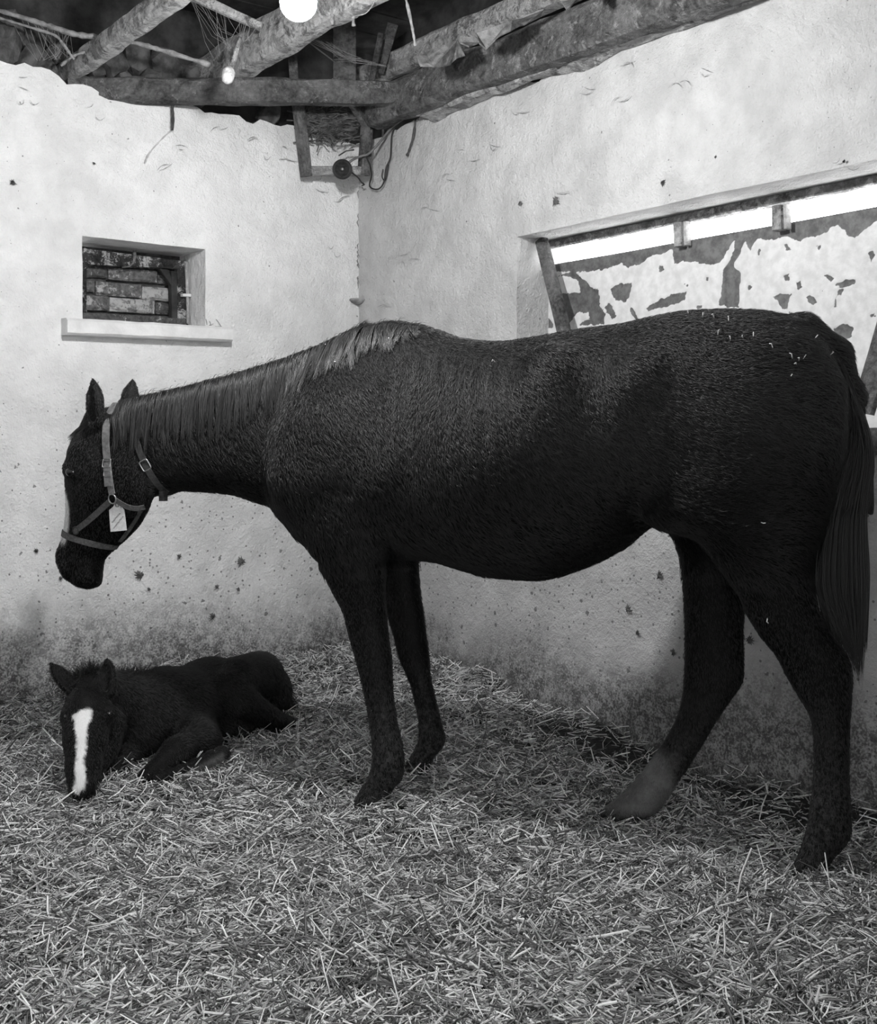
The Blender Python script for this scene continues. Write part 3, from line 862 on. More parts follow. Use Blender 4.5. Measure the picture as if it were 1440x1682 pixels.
# cobweb threads
M_thread = plain('cobweb_thread', .28, .95)
def web(a0, a1, b0, b1, n, sag, label, seed):
    rr = random.Random(seed); mb = MB()
    for k in range(n):
        s, t = rr.random(), rr.random()
        p = np.array(a0) * (1-s) + np.array(a1) * s; q = np.array(b0) * (1-t) + np.array(b1) * t
        m = (p + q) / 2 - [0, 0, sag * rr.random()]
        mb.tube([p, m, q], rr.uniform(.0004, .0009), 3, caps=False)
    tag(mb.build('cobweb', M_thread), label, 'cobweb')
web(px(310, 0, 4.97), px(425, 40, 4.97), px(350, 100, 5.05), px(412, 62, 4.9), 26, .05, 'cobweb spun between the pale batten and the thick rafter', 1)
web(px(10, 22, 5.02), px(120, 56, 5.02), px(60, 100, 5.1), px(124, 96, 5.06), 22, .04, 'cobweb hanging below the sagging wire at top left', 2)
web(px(480, 60, 5.5), px(545, 70, 5.6), px(590, 95, 5.6), px(640, 110, 5.5), 14, .06, 'cobweb stretched in front of the upright planks', 3)
web(px(375, 128, 4.78), px(392, 90, 4.8), px(365, 165, 5.2), px(400, 168, 5.25), 12, .0, 'wisps of cobweb below the pale knob', 4)

# dusty streaks clinging to the plaster under the roof
M_streak = plain('dust_streak', .36, .95, var=.3)
rr = random.Random(91)
spots = [(on_left, 445, 262), (on_left, 470, 250), (on_left, 250, 272), (on_left, 300, 240), (on_left, 150, 185), (on_left, 40, 160), (on_left, 20, 135), (on_left, 560, 330), (on_left, 540, 410), (on_left, 520, 300), (on_right, 640, 440), (on_right, 660, 420), (on_right, 725, 300), (on_right, 760, 255),
         (on_right, 960, 150), (on_right, 1010, 112), (on_right, 1110, 135), (on_right, 1000, 170), (on_right, 1140, 120), (on_right, 800, 230), (on_right, 905, 325), (on_right, 700, 350), (on_right, 1380, 268), (on_right, 840, 190), (on_left, 400, 235), (on_left, 350, 215), (on_right, 615, 500)]
for (fn, x, y) in spots:
    for k in range(2):
        x0, y0 = x + rr.uniform(-14, 14), y + rr.uniform(-10, 10); a = rr.uniform(-.7, .5); l = rr.uniform(8, 26); b = rr.uniform(-7, 7)
        pts = spline([fn(x0 + l * t * math.cos(a) - b * math.sin(a) * 4 * t * (1 - t), y0 + l * t * math.sin(a) + b * math.cos(a) * 4 * t * (1 - t), .014) for t in (0, .25, .5, .75, 1)], 3)
        mb = MB(); mb.tube(pts, [max(.0006, .0020 * rr.uniform(.5, 1.2) * math.sin(math.pi * (i + .6) / (len(pts) + .2))) for i in range(len(pts))], 4)
        o = mb.build('dust_streak', M_streak); o.parent = wl if fn is on_left else wr
# ------------------------------------------------------------------ animals: smooth signed-distance bodies turned into one mesh each
def smin(a, b, k):
    h = np.clip(0.5 + 0.5 * (b - a) / k, 0, 1)
    return b * (1 - h) + a * h - k * h * (1 - h)

def smax(a, b, k):
    return -smin(-a, -b, k)

def pchip(t, x, y):
    """smooth monotone interpolation of y(x) at t, flat outside"""
    x = np.asarray(x, float); y = np.asarray(y, float)
    h = np.diff(x); d = np.diff(y) / h
    m = np.zeros_like(y)
    for i in range(1, len(x) - 1):
        if d[i-1] * d[i] > 0:
            w1, w2 = 2*h[i] + h[i-1], h[i] + 2*h[i-1]
            m[i] = (w1 + w2) / (w1 / d[i-1] + w2 / d[i])
    m[0], m[-1] = d[0], d[-1]
    tc = np.clip(t, x[0], x[-1])
    i = np.clip(np.searchsorted(x, tc, side='right') - 1, 0, len(x) - 2)
    s = (tc - x[i]) / h[i]
    return ((1 + 2*s) * (1-s)**2 * y[i] + s * (1-s)**2 * h[i] * m[i] + s*s*(3-2*s) * y[i+1] + s*s*(s-1) * h[i] * m[i+1])

class Field:
    def __init__(s, lo, hi, vox):
        s.lo = np.asarray(lo, float); s.vox = vox
        s.n = np.ceil((np.asarray(hi) - s.lo) / vox).astype(int) + 1
        s.F = np.full(s.n, 1.0, dtype=np.float32)
    def sub(s, lo, hi, pad=.06):
        a = np.clip(np.floor((np.asarray(lo) - pad - s.lo) / s.vox).astype(int), 0, s.n - 1)
        b = np.clip(np.ceil((np.asarray(hi) + pad - s.lo) / s.vox).astype(int) + 1, 1, s.n)
        sl = tuple(slice(a[i], b[i]) for i in range(3))
        ax = [s.lo[i] + np.arange(a[i], b[i]) * s.vox for i in range(3)]
        return sl, np.meshgrid(*ax, indexing='ij', sparse=True)
    def add(s, sl, d, k):
        s.F[sl] = smin(s.F[sl], d.astype(np.float32), k)
    def cut(s, sl, d, k):
        s.F[sl] = smax(s.F[sl], -d.astype(np.float32), k)
    def loft(s, A, B, st, k=.03, egg=0.0, cut=False, pw=2.0):
        """st rows: (t, lo, hi, half width, lateral centre, egg) along the axis A->B in the x-z plane; n is the axis turned 90 degrees"""
        A = np.asarray(A, float); B = np.asarray(B, float)
        d = unit(B - A); nrm = np.array([-d[1], d[0]])
        st = sorted(st, key=lambda r: r[0])
        ar = np.array(st, float)
        t, lo, hi, hw, sc, eg = (ar[:, i] for i in range(6))
        pts = [A + d * ti + nrm * v for ti, l, h in zip(t, lo, hi) for v in (l, h)]
        pts = np.array(pts)
        ymin, ymax = (sc - hw).min(), (sc + hw).max()
        sl, (X, Y, Z) = s.sub((pts[:, 0].min(), ymin, pts[:, 1].min()), (pts[:, 0].max(), ymax, pts[:, 1].max()))
        T = (X - A[0]) * d[0] + (Z - A[1]) * d[1]
        N = (X - A[0]) * nrm[0] + (Z - A[1]) * nrm[1]
        L, H, W, C, E = (pchip(T, t, v) for v in (lo, hi, hw, sc, eg))
        c, h = (L + H) / 2, np.maximum((H - L) / 2, 1e-3)
        q = (N - c) / h
        w = np.maximum(W * (1 - E * np.clip(q, -1, 1)), 1e-3)
        r = (np.abs(q) ** pw + np.abs((Y - C) / w) ** pw) ** (1 / pw)
        dist = (r - 1) * np.minimum(h, w)
        over = np.maximum(t[0] - T, T - t[-1])
        dist = np.maximum(dist, over)
        (s.cut if cut else s.add)(sl, dist, k)
    def ell(s, c, r, k=.03, M=None, cut=False):
        c = np.asarray(c, float); r = np.asarray(r, float)
        m = r.max()
        sl, (X, Y, Z) = s.sub(c - m, c + m)
        P = [X - c[0], Y - c[1], Z - c[2]]
        if M is not None:
            P = [P[0] * M[i][0] + P[1] * M[i][1] + P[2] * M[i][2] for i in range(3)]
        k0 = np.sqrt((P[0]/r[0])**2 + (P[1]/r[1])**2 + (P[2]/r[2])**2)
        k1 = np.sqrt((P[0]/r[0]**2)**2 + (P[1]/r[1]**2)**2 + (P[2]/r[2]**2)**2) + 1e-9
        (s.cut if cut else s.add)(sl, k0 * (k0 - 1) / k1, k)
    def cone(s, a, b, ra, rb, k=.03, cut=False):
        """capsule tapering from ra at a to rb at b"""
        a = np.asarray(a, float); b = np.asarray(b, float)
        m = max(ra, rb)
        sl, (X, Y, Z) = s.sub(np.minimum(a, b) - m, np.maximum(a, b) + m)
        ba = b - a
        h = np.clip(((X-a[0])*ba[0] + (Y-a[1])*ba[1] + (Z-a[2])*ba[2]) / (ba @ ba), 0, 1)
        d = np.sqrt((X-a[0]-ba[0]*h)**2 + (Y-a[1]-ba[1]*h)**2 + (Z-a[2]-ba[2]*h)**2) - (ra + (rb - ra) * h)
        (s.cut if cut else s.add)(sl, d, k)
    def chain(s, pts, rad, k=.03):
        for i in range(len(pts) - 1):
            s.cone(pts[i], pts[i+1], rad[i], rad[i+1], k)
    def mesh(s, smooth=2):
        F = s.F
        ins = F < 0
        n = F.shape
        S = ins[:-1, :-1, :-1].astype(np.int8)
        cnt = np.zeros([m - 1 for m in n], np.int8)
        offs = [(i, j, k) for i in (0, 1) for j in (0, 1) for k in (0, 1)]
        for (i, j, k) in offs:
            cnt += ins[i:n[0]-1+i, j:n[1]-1+j, k:n[2]-1+k]
        act = np.argwhere((cnt > 0) & (cnt < 8))
        idx = np.full(cnt.shape, -1, np.int32)
        idx[tuple(act.T)] = np.arange(len(act))
        vals = {o: F[act[:, 0]+o[0], act[:, 1]+o[1], act[:, 2]+o[2]].astype(float) for o in offs}
        P = np.zeros((len(act), 3)); W = np.zeros(len(act))
        for ax in range(3):
            for o in offs:
                if o[ax]: continue
                e = list(o); e[ax] = 1; e = tuple(e)
                f0, f1 = vals[o], vals[e]
                m = (f0 < 0) != (f1 < 0)
                t = np.where(m, f0 / np.where(m, f0 - f1, 1), 0)
                p = np.tile(np.array(o, float), (len(act), 1)); p[:, ax] = t
                P[m] += p[m]; W[m] += 1
        P = (act + P / W[:, None]) * s.vox + s.lo
        quads = []
        for ax in range(3):
            b, c = (ax + 1) % 3, (ax + 2) % 3
            sl0 = [slice(None)] * 3; sl1 = [slice(None)] * 3
            sl0[ax] = slice(0, n[ax]-1); sl1[ax] = slice(1, n[ax])
            ch = np.argwhere(ins[tuple(sl0)] != ins[tuple(sl1)])
            ch = ch[(ch[:, b] > 0) & (ch[:, c] > 0) & (ch[:, b] < n[b]-1) & (ch[:, c] < n[c]-1)]
            flip = ins[tuple(ch.T)]
            q = []
            for (db, dc) in ((0, 0), (-1, 0), (-1, -1), (0, -1)):
                g = ch.copy(); g[:, b] += db; g[:, c] += dc
                q.append(idx[tuple(g.T)])
            q = np.stack(q, 1)
            q[~flip] = q[~flip][:, ::-1]
            quads.append(q)
        Q = np.concatenate(quads)
        # umbrella smoothing
        E = np.concatenate([Q[:, [0, 1]], Q[:, [1, 2]], Q[:, [2, 3]], Q[:, [3, 0]]])
        for _ in range(smooth):
            acc = np.zeros_like(P); deg = np.zeros(len(P))
            for i in range(3):
                acc[:, i] = np.bincount(E[:, 0], P[E[:, 1], i], len(P)) + np.bincount(E[:, 1], P[E[:, 0], i], len(P))
            deg = np.bincount(E[:, 0], minlength=len(P)) + np.bincount(E[:, 1], minlength=len(P))
            P = P * .5 + .5 * acc / deg[:, None]
        return P, Q
# ------------------------------------------------------------------ the mare: local x runs head to rump, y away from the camera side, z up
MTH = math.radians(20.0)
MX = np.array([math.cos(MTH), -math.sin(MTH), 0.0])
MN = np.array([math.sin(MTH), math.cos(MTH), 0.0])
ML = 3.60
MO = MN * ML - MX * 1.25                       # foot of the mare's own origin, under her back
def mare(x, y, s=0.0):
    """local (x, z) of the point seen at a pixel on the plane s metres to the near side of the mare's midplane"""
    p = ray_plane(x, y, MN, ML - s)
    return np.array([(p - MO) @ MX, p[2]])
def mare3(x, y, s=0.0):
    q = mare(x, y, s)
    return np.array([q[0], -s, q[1]])

def build_mare_field():
    f = Field((-1.80, -.42, -.10), (1.36, .42, 1.66), .0075)
    def vloft(rows, k=.03, s=0.0, egg=0.0):      # rows across x: (px, top py, bottom py, half width[, egg])
        st = []
        for r in rows:
            top, bot = mare(r[0], r[1], s), mare(r[0], r[2], s)
            st.append((top[0], bot[1], top[1], r[3], -s, r[4] if len(r) > 4 else egg))
        f.loft((0, 0), (1, 0), st, k)
    def hloft(rows, s, k=.03, cut=False):        # rows down a leg: (py, left px, right px, half width[, s])
        st = []
        for r in rows:
            si = r[4] if len(r) > 4 else s
            a, b = mare(r[1], r[0], si), mare(r[2], r[0], si)
            st.append(((a[1] + b[1]) / 2, -b[0], -a[0], r[3], -si, 0.0))
        f.loft((0, 0), (0, 1), st, k, cut=cut)
    # barrel, withers, croup
    vloft([(447, 735, 800, .05), (458, 700, 836, .10), (480, 655, 866, .15), (510, 612, 893, .185), (560, 568, 906, .205), (600, 543, 913, .215, .25),
           (640, 529, 915, .225, .38), (680, 533, 917, .245, .36), (720, 544, 921, .262, .28), (760, 558, 932, .280, .15), (822, 563, 949, .295, .06), (880, 556, 953, .298),
           (950, 544, 935, .288), (1020, 535, 902, .275), (1080, 522, 862, .268), (1130, 514, 872, .262), (1180, 511, 880, .262), (1240, 512, 880, .255),
           (1300, 522, 870, .232), (1340, 541, 850, .195), (1372, 585, 810, .15), (1392, 640, 740, .08)], k=.02)
    # neck
    vloft([(178, 672, 765, .045), (200, 660, 792, .062), (230, 651, 810, .072), (265, 645, 814, .074), (300, 637, 805, .072), (340, 627, 807, .075), (380, 616, 811, .080),
           (420, 605, 823, .090), (460, 592, 836, .092), (500, 577, 846, .098), (550, 560, 850, .10), (600, 548, 840, .08)], k=.035, egg=.38)
    # head, along the line poll -> lips
    A, B = mare(196, 668), mare(128, 962)
    d = unit(B - A); nr = np.array([-d[1], d[0]])
    st = []
    for (fx, fy, bx, by, hw) in [(150, 668, 226, 690, .066), (136, 702, 232, 728, .082), (120, 733, 238, 765, .092), (113, 760, 243, 795, .100), (112, 790, 243, 826, .098),
                                 (112, 822, 232, 850, .084), (110, 852, 212, 875, .068), (106, 878, 188, 898, .058), (99, 903, 169, 920, .055), (97, 924, 166, 938, .056),
                                 (106, 946, 163, 954, .050), (122, 960, 148, 966, .030)]:
        a, b = mare(fx, fy) - A, mare(bx, by) - A
        st.append(((a @ d + b @ d) / 2, a @ nr, b @ nr, hw, 0.0, 0.0))
    st = [(t, min(l, h), max(l, h), w, c, e) for (t, l, h, w, c, e) in st]
    f.loft(A, B, st, k=.03)
    for sg in (1, -1):                            # eye sockets, cheeks, nostril wings
        f.ell(mare3(121, 770, .078 * sg), (.040, .028, .034), .03)
        f.ell(mare3(133, 742, .066 * sg), (.045, .030, .028), .03)
        f.ell(mare3(212, 800, .070 * sg), (.085, .032, .105), .02)
        f.ell(mare3(150, 800, .066 * sg), (.020, .022, .100), .03)
        f.ell(mare3(104, 915, .034 * sg), (.024, .024, .036), .02)
        f.ell(mare3(106, 917, .062 * sg), (.012, .016, .022), .010, cut=True)
        f.ell(mare3(150, 950, .022 * sg), (.034, .026, .024), .02)
        f.ell(mare3(112, 935, .034 * sg), (.026, .024, .036), .02)
        f.cone(mare3(160, 930, .058 * sg), mare3(146, 905, .066 * sg), .014, .010, .02, cut=True)
        f.ell(mare3(168, 735, .094 * sg), (.030, .018, .030), .03, cut=True)   # hollow above the eye
    m0, m1 = mare3(124, 966, 0), mare3(136, 918, 0)                            # mouth line
    for sg in (1, -1):
        f.cone(m0 + np.array([0, -.040 * sg, 0]), m1 + np.array([0, -.062 * sg, 0]), .012, .006, .008, cut=True)
    # ears: tall pointed shells, hollow to the front
    def ear(base, tip, w, hollow):
        base, tip = np.asarray(base), np.asarray(tip)
        ax = tip - base
        ln = np.linalg.norm(ax); ax = ax / ln
        e1 = unit(np.cross(ax, hollow)); e2 = np.cross(e1, ax)
        ear_r = lambda t: w * float(np.interp(t, [0, .05, .32, .58, .67, .8, .87, .95, 1], [.80, .86, 1, 1, .92, .68, .48, .22, .08]))
        for i in range(22):
            t = i / 21
            r = ear_r(t)
            c = base + ax * ln * t
            M = [e1, e2, ax]
            f.ell(c, (r, r * .62 + .003, ln / 21 * 1.4), .008, M)
        for i in range(12):
            t = .14 + .66 * i / 11
            r = ear_r(t) * .66
            f.ell(base + ax * ln * t + unit(hollow) * (r * .75 + .006), (r, r, ln / 10), .006, [e1, e2, ax], cut=True)
    ear(mare3(158, 698, .080), mare3(153, 623, .085), .0345, np.array([-.30, -1.0, -.05]))
    ear(mare3(208, 688, -.075), mare3(218, 624, -.085), .031, np.array([-.75, .6, -.1]))
    # shoulder blade / point of shoulder on both sides
    for sg in (1, -1):
        s0 = .135 * sg
        hloft([(560, 560, 620, .02, .04 * sg), (600, 515, 650, .05, .07 * sg), (640, 488, 660, .080, .105 * sg), (680, 468, 660, .092, .125 * sg), (720, 456, 655, .098, .138 * sg), (780, 448, 650, .098, .142 * sg), (830, 457, 645, .090, .135 * sg), (880, 490, 640, .077, .135 * sg), (910, 515, 635, .06, .135 * sg)], s0, k=.016)
        f.ell(mare3(490, 790, .175 * sg), (.075, .055, .085), .05)
    f.ell(mare3(512, 850, .06), (.055, .07, .075), .04)         # breast muscle
    f.ell(mare3(512, 852, -.06), (.055, .07, .075), .04)
    # crease behind the elbow and behind the shoulder
    f.cone(mare3(652, 745, .325), mare3(632, 895, .285), .022, .03, .07, cut=True)
    # point of hip, loin hollow, flank
    for sg in (1, -1):
        f.ell(mare3(1046, 630, .212 * sg), (.06, .045, .06), .07)
        f.cone(mare3(948, 610, .325 * sg), mare3(968, 720, .350 * sg), .035, .03, .08, cut=True)
        f.cone(mare3(1035, 690, .345 * sg), mare3(1062, 800, .335 * sg), .04, .035, .08, cut=True)
        f.ell(mare3(900, 655, .215 * sg), (.07, .05, .14), .08)
    # hind legs
    hloft([(535, 1215, 1285, .02, .08), (560, 1160, 1330, .07, .10), (600, 1122, 1366, .105, .12), (640, 1100, 1388, .125, .13), (720, 1078, 1389, .135, .135), (780, 1070, 1376, .135, .135), (830, 1083, 1364, .125, .13), (873, 1130, 1352, .112, .13), (905, 1160, 1343, .10, .125),
           (945, 1190, 1336, .085, .12), (975, 1211, 1339, .077, .115), (1008, 1225, 1348, .070, .115), (1043, 1246, 1368, .062, .11), (1084, 1277, 1396, .053, .11), (1114, 1292, 1400, .048, .11), (1150, 1314, 1398, .043, .11),
           (1175, 1329, 1396, .041, .11), (1200, 1335, 1395, .039, .11), (1250, 1337, 1394, .038, .11), (1300, 1334, 1395, .041, .11), (1338, 1329, 1398, .046, .11), (1365, 1325, 1398, .046, .11), (1388, 1318, 1385, .041, .11),
           (1410, 1310, 1366, .046, .11), (1440, 1296, 1358, .056, .11), (1462, 1290, 1358, .056, .11)], .11, k=.03)
    hloft([(640, 1180, 1260, .03, -.10), (680, 1110, 1310, .08, -.12), (720, 1080, 1330, .11, -.13), (800, 1088, 1290, .115, -.13), (863, 1102, 1262, .10, -.13), (890, 1108, 1250, .095, -.13), (925, 1118, 1238, .085, -.12), (976, 1122, 1226, .072, -.12), (1035, 1124, 1221, .060, -.115), (1090, 1124, 1222, .050, -.11),
           (1114, 1123, 1221, .047, -.11), (1140, 1121, 1206, .043, -.11), (1177, 1112, 1180, .040, -.11), (1216, 1092, 1157, .038, -.11), (1247, 1071, 1137, .039, -.11), (1283, 1044, 1113, .043, -.11), (1312, 1015, 1094, .045, -.11), (1330, 993, 1078, .044, -.11),
           (1346, 976, 1046, .045, -.11), (1362, 966, 1030, .052, -.11), (1380, 960, 1026, .054, -.11)], -.11, k=.03)
    # fore legs
    hloft([(820, 500, 645, .075, .15), (860, 515, 640, .080, .15), (899, 521, 632, .076, .145), (925, 526, 630, .070, .14), (951, 537, 630, .064, .14), (981, 552, 631, .057, .135), (1007, 565, 633, .050, .13), (1046, 575, 637, .046, .13), (1085, 586, 642, .044, .13),
           (1131, 597, 644, .037, .13), (1164, 604, 648, .034, .13), (1193, 608, 653, .035, .13), (1226, 613, 660, .040, .13), (1252, 613, 662, .043, .13), (1276, 607, 659, .041, .13), (1293, 597, 645, .038, .13), (1314, 585, 635, .046, .13), (1345, 572, 628, .055, .13), (1362, 568, 628, .056, .13)], .13, k=.028)
    hloft([(820, 600, 690, .075, -.14), (870, 612, 688, .070, -.14), (914, 622, 686, .062, -.14), (945, 628, 687, .056, -.14), (981, 631, 691, .050, -.14), (1013, 637, 696, .046, -.14), (1046, 647, 700, .044, -.14), (1079, 655, 704, .043, -.14), (1105, 666, 706, .038, -.14),
           (1131, 676, 711, .034, -.14), (1161, 683, 718, .033, -.14), (1190, 688, 725, .036, -.14), (1211, 688, 730, .040, -.14), (1226, 685, 727, .040, -.14), (1242, 675, 713, .040, -.14), (1262, 663, 704, .048, -.14), (1280, 658, 702, .050, -.14)], -.14, k=.028)
    # dock of the tail
    f.chain([mare3(1320, 545, 0), mare3(1368, 585, 0), mare3(1395, 650, 0), mare3(1402, 730, 0)], [.05, .045, .036, .026], .03)
    # udder/stifle fold
    f.ell(mare3(1112, 838, .16), (.10, .05, .06), .05)
    f.ell(mare3(1125, 838, -.12), (.10, .07, .06), .05)
    return f

P_mare, Q_mare = build_mare_field().mesh(smooth=2)
# ribs: a faint ripple over the barrel
_x0, _x1 = mare(662, 640)[0], mare(862, 640)[0]
_u = (P_mare[:, 0] - _x0) / (_x1 - _x0) + .10 * (P_mare[:, 2] - 1.25)
_win = sstep(_u, -.05, .15) * sstep(_u, 1.08, .85) * sstep(P_mare[:, 2], 1.06, 1.22) * sstep(P_mare[:, 2], 1.46, 1.36)
P_mare[:, 1] += np.sign(P_mare[:, 1]) * _win * .0035 * np.sin(_u * 2 * np.pi * 6.5)
# ------------------------------------------------------------------ the foal lying in the straw (world-aligned, origin at its belly)
FO = np.array([-.95, 4.55, 0.0])
def fo(x, y, z):                  # pixel + depth -> foal-local point
    return px(x, y, z) - FO

def build_foal_field():
    f = Field((-.62, -.82, -.06), (.55, .85, .60), .0075)
    r = lambda p, z: p / FPX * z                    # pixel radius -> metres
    # trunk, chest to croup
    f.chain([fo(235, 1190, 4.36), fo(290, 1170, 4.52), fo(345, 1150, 4.70), fo(400, 1142, 4.90)], [.135, .148, .150, .140], .05)
    f.ell(fo(398, 1130, 4.92), (.150, .17, .115), .05)
    f.ell(fo(432, 1138, 4.95), (.115, .13, .12), .04)
    f.ell(fo(262, 1140, 4.45), (.09, .12, .09), .05)          # withers
    # neck rising from the chest to the poll
    f.chain([fo(240, 1180, 4.38), fo(205, 1160, 4.30), fo(166, 1142, 4.18)], [.115, .092, .070], .04)
    f.chain([fo(250, 1138, 4.44), fo(200, 1130, 4.30), fo(160, 1126, 4.16)], [.05, .045, .045], .04)
    # head seen from the front, muzzle down in the straw
    p0, p1, p2, p3, p4 = fo(152, 1135, 4.13), fo(143, 1175, 4.05), fo(140, 1215, 4.00), fo(137, 1260, 3.94), fo(136, 1293, 3.90)
    f.chain([p0, p1, p2, p3, p4], [.066, .074, .064, .050, .044], .03)
    f.chain([fo(138, 1160, 4.02), fo(136, 1215, 3.955), fo(134, 1270, 3.90)], [.042, .036, .030], .03)   # flat front of the face
    f.chain([fo(172, 1195, 4.14), fo(165, 1225, 4.10), fo(150, 1275, 3.99)], [.072, .055, .034], .03)    # jaw and cheek
    f.ell(fo(182, 1170, 4.04), (.026, .026, .024), .02)
    f.ell(fo(112, 1180, 4.06), (.022, .026, .026), .02)
    for (x, y) in ((121, 1288), (149, 1287)):
        f.ell(fo(x, y, 3.872), (.016, .014, .019), .015)
        f.ell(fo(x - (2 if x < 135 else -2), y, 3.858), (.0075, .014, .011), .008, cut=True)
    f.ell(fo(135, 1303, 3.90), (.035, .030, .022), .02)
    # ears
    def ear(base, tip, w, hollow):
        base, tip = np.asarray(base), np.asarray(tip)
        ax = tip - base; ln = np.linalg.norm(ax); ax = ax / ln
        e1 = unit(np.cross(ax, hollow)); e2 = np.cross(e1, ax)
        ear_r = lambda t: float(np.interp(t, [0, .05, .32, .58, .67, .8, .87, .95, 1], [.85, .9, 1, .95, .86, .66, .48, .26, .12]))
        for i in range(20):
            t = i / 19
            rr = ear_r(t) * w
            f.ell(base + ax * ln * t, (rr, rr * .7 + .002, ln / 19 * 1.5), .008, [e1, e2, ax])
        for i in range(9):
            t = .2 + .55 * i / 8
            rr = ear_r(t) * w * .62
            f.ell(base + ax * ln * t + unit(hollow) * (rr * .8 + .006), (rr, rr, ln / 9), .006, [e1, e2, ax], cut=True)
    ear(fo(128, 1140, 4.10), fo(83, 1090, 4.12), .0285, np.array([.35, -.8, .5]))
    ear(fo(178, 1142, 4.085), fo(176, 1082, 4.12), .0305, np.array([-.3, -.9, .1]))
    # near fore leg folded in front of the chest: elbow, forearm forward to the knee, cannon folded back under it
    f.chain([fo(318, 1200, 4.40), fo(330, 1222, 4.28)], [.085, .070], .03)
    f.chain([fo(328, 1215, 4.28), fo(290, 1238, 4.16), fo(244, 1278, 4.02)], [.062, .050, .034], .03)
    f.chain([fo(244, 1280, 4.02), fo(262, 1281, 4.00), fo(300, 1267, 4.06), fo(345, 1246, 4.16)], [.034, .026, .021, .023], .012)
    f.chain([fo(345, 1246, 4.16), fo(366, 1237, 4.20)], [.021, .026], .015)
    # other fore leg tucked beneath
    f.chain([fo(215, 1240, 4.30), fo(190, 1268, 4.12)], [.060, .040], .03)
    # near hind leg: thigh lying up over the flank, stifle, gaskin out to the hock, cannon folded under
    f.chain([fo(425, 1112, 4.86), fo(388, 1118, 4.67), fo(373, 1130, 4.595)], [.100, .086, .069], .010)
    f.chain([fo(373, 1131, 4.595), fo(396, 1152, 4.60), fo(440, 1177, 4.71), fo(476, 1193, 4.83)], [.069, .064, .042, .032], .012)
    f.chain([fo(476, 1194, 4.86), fo(470, 1206, 4.80), fo(440, 1212, 4.74)], [.032, .026, .022], .02)
    f.chain([fo(430, 1200, 4.86), fo(400, 1205, 4.80)], [.05, .05], .03)
    # belly to the ground
    f.ell(fo(330, 1195, 4.66), (.20, .14, .09), .04)
    # dock
    f.chain([fo(448, 1120, 5.02), fo(464, 1150, 5.0), fo(466, 1172, 4.97)], [.03, .024, .018], .02)
    return f

P_foal, Q_foal = build_foal_field().mesh(smooth=2)
# ------------------------------------------------------------------ the mare: coat, mane, tail, eyes
ZUP = np.array([0, 0, 1.0])
def coat_mat(name, v, mark='mark', markv=.55, dust='dust', tone='tone'):
    m, nt, b = new_mat(name); T = NT(nt)
    c = T.coord('Object')
    f = T.noise(T.mapping(c, (9, 9, 30), (0, .5, 0)), 5, 4, .6, 1.0)
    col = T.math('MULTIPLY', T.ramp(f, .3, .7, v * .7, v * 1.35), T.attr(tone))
    col = T.mix(T.attr(dust), col, T.ramp(T.noise(c, 80, 4, .7), .42, .66, v * .9, .16))
    col = T.mix(T.attr(mark), col, markv)
    T.link(T.grey(col), b.inputs['Base Color'])
    b.inputs['Roughness'].default_value = .55; b.inputs['Specular IOR Level'].default_value = .10
    T.link(T.bump(T.noise(T.mapping(c, (20, 20, 60), (0, .5, 0)), 6, 4, .6), .25, .01), b.inputs['Normal'])
    return m

def hair_mat(name, lo, hi, rough=.45, spec=.3):
    m, nt, b = new_mat(name); T = NT(nt)
    info = T.n('ShaderNodeHairInfo')
    r = info.outputs['Random']
    T.link(T.grey(T.math('MULTIPLY', T.ramp(r, 0, 1, lo, hi), 1.0)), b.inputs['Base Color'])
    b.inputs['Roughness'].default_value = rough; b.inputs['Specular IOR Level'].default_value = spec
    return m

def fur_mat(name, lo, hi, markv=.6):
    m, nt, b = new_mat(name); T = NT(nt)
    info = T.n('ShaderNodeHairInfo')
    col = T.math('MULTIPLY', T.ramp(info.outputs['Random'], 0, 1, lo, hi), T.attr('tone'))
    col = T.mix(T.attr('mark'), col, markv)
    col = T.mix(T.math('MULTIPLY', T.attr('dust'), T.ramp(info.outputs['Random'], .4, 1.0)), col, .11)
    T.link(T.grey(col), b.inputs['Base Color'])
    b.inputs['Roughness'].default_value = .36; b.inputs['Specular IOR Level'].default_value = .36
    return m

def hair_obj(name, strands, radii, mat, parent, extra=None):
    """strands: (n, k, 3) array; radii: (k,) or (n, k)"""
    S = np.asarray(strands, dtype=np.float32)
    n, k, _ = S.shape
    hc = bpy.data.hair_curves.new(name)
    hc.add_curves([k] * n)
    hc.attributes['position'].data.foreach_set('vector', S.reshape(-1))
    R = np.broadcast_to(np.asarray(radii, np.float32), (n, k)).reshape(-1)
    a = hc.attributes.get('radius') or hc.attributes.new('radius', 'FLOAT', 'POINT')
    a.data.foreach_set('value', np.ascontiguousarray(R))
    for nm, vals in (extra or {}).items():
        e = hc.attributes.new(nm, 'FLOAT', 'CURVE')
        e.data.foreach_set('value', np.asarray(vals, np.float32))
    hc.materials.append(mat)
    o = bpy.data.objects.new(name, hc); COL.objects.link(o)
    o.parent = parent
    return o

def surface_tools(P, Q):
    tri = np.concatenate([Q[:, [0, 1, 2]], Q[:, [0, 2, 3]]])
    a, b, c = P[tri[:, 0]], P[tri[:, 1]], P[tri[:, 2]]
    cr = np.cross(b - a, c - a)
    area = np.linalg.norm(cr, axis=1) / 2
    nv = np.zeros_like(P)
    for i in range(3):
        for k in range(3):
            nv[:, k] += np.bincount(tri[:, i], cr[:, k], len(P))
    nv /= np.linalg.norm(nv, axis=1, keepdims=True) + 1e-12
    return tri, area, nv

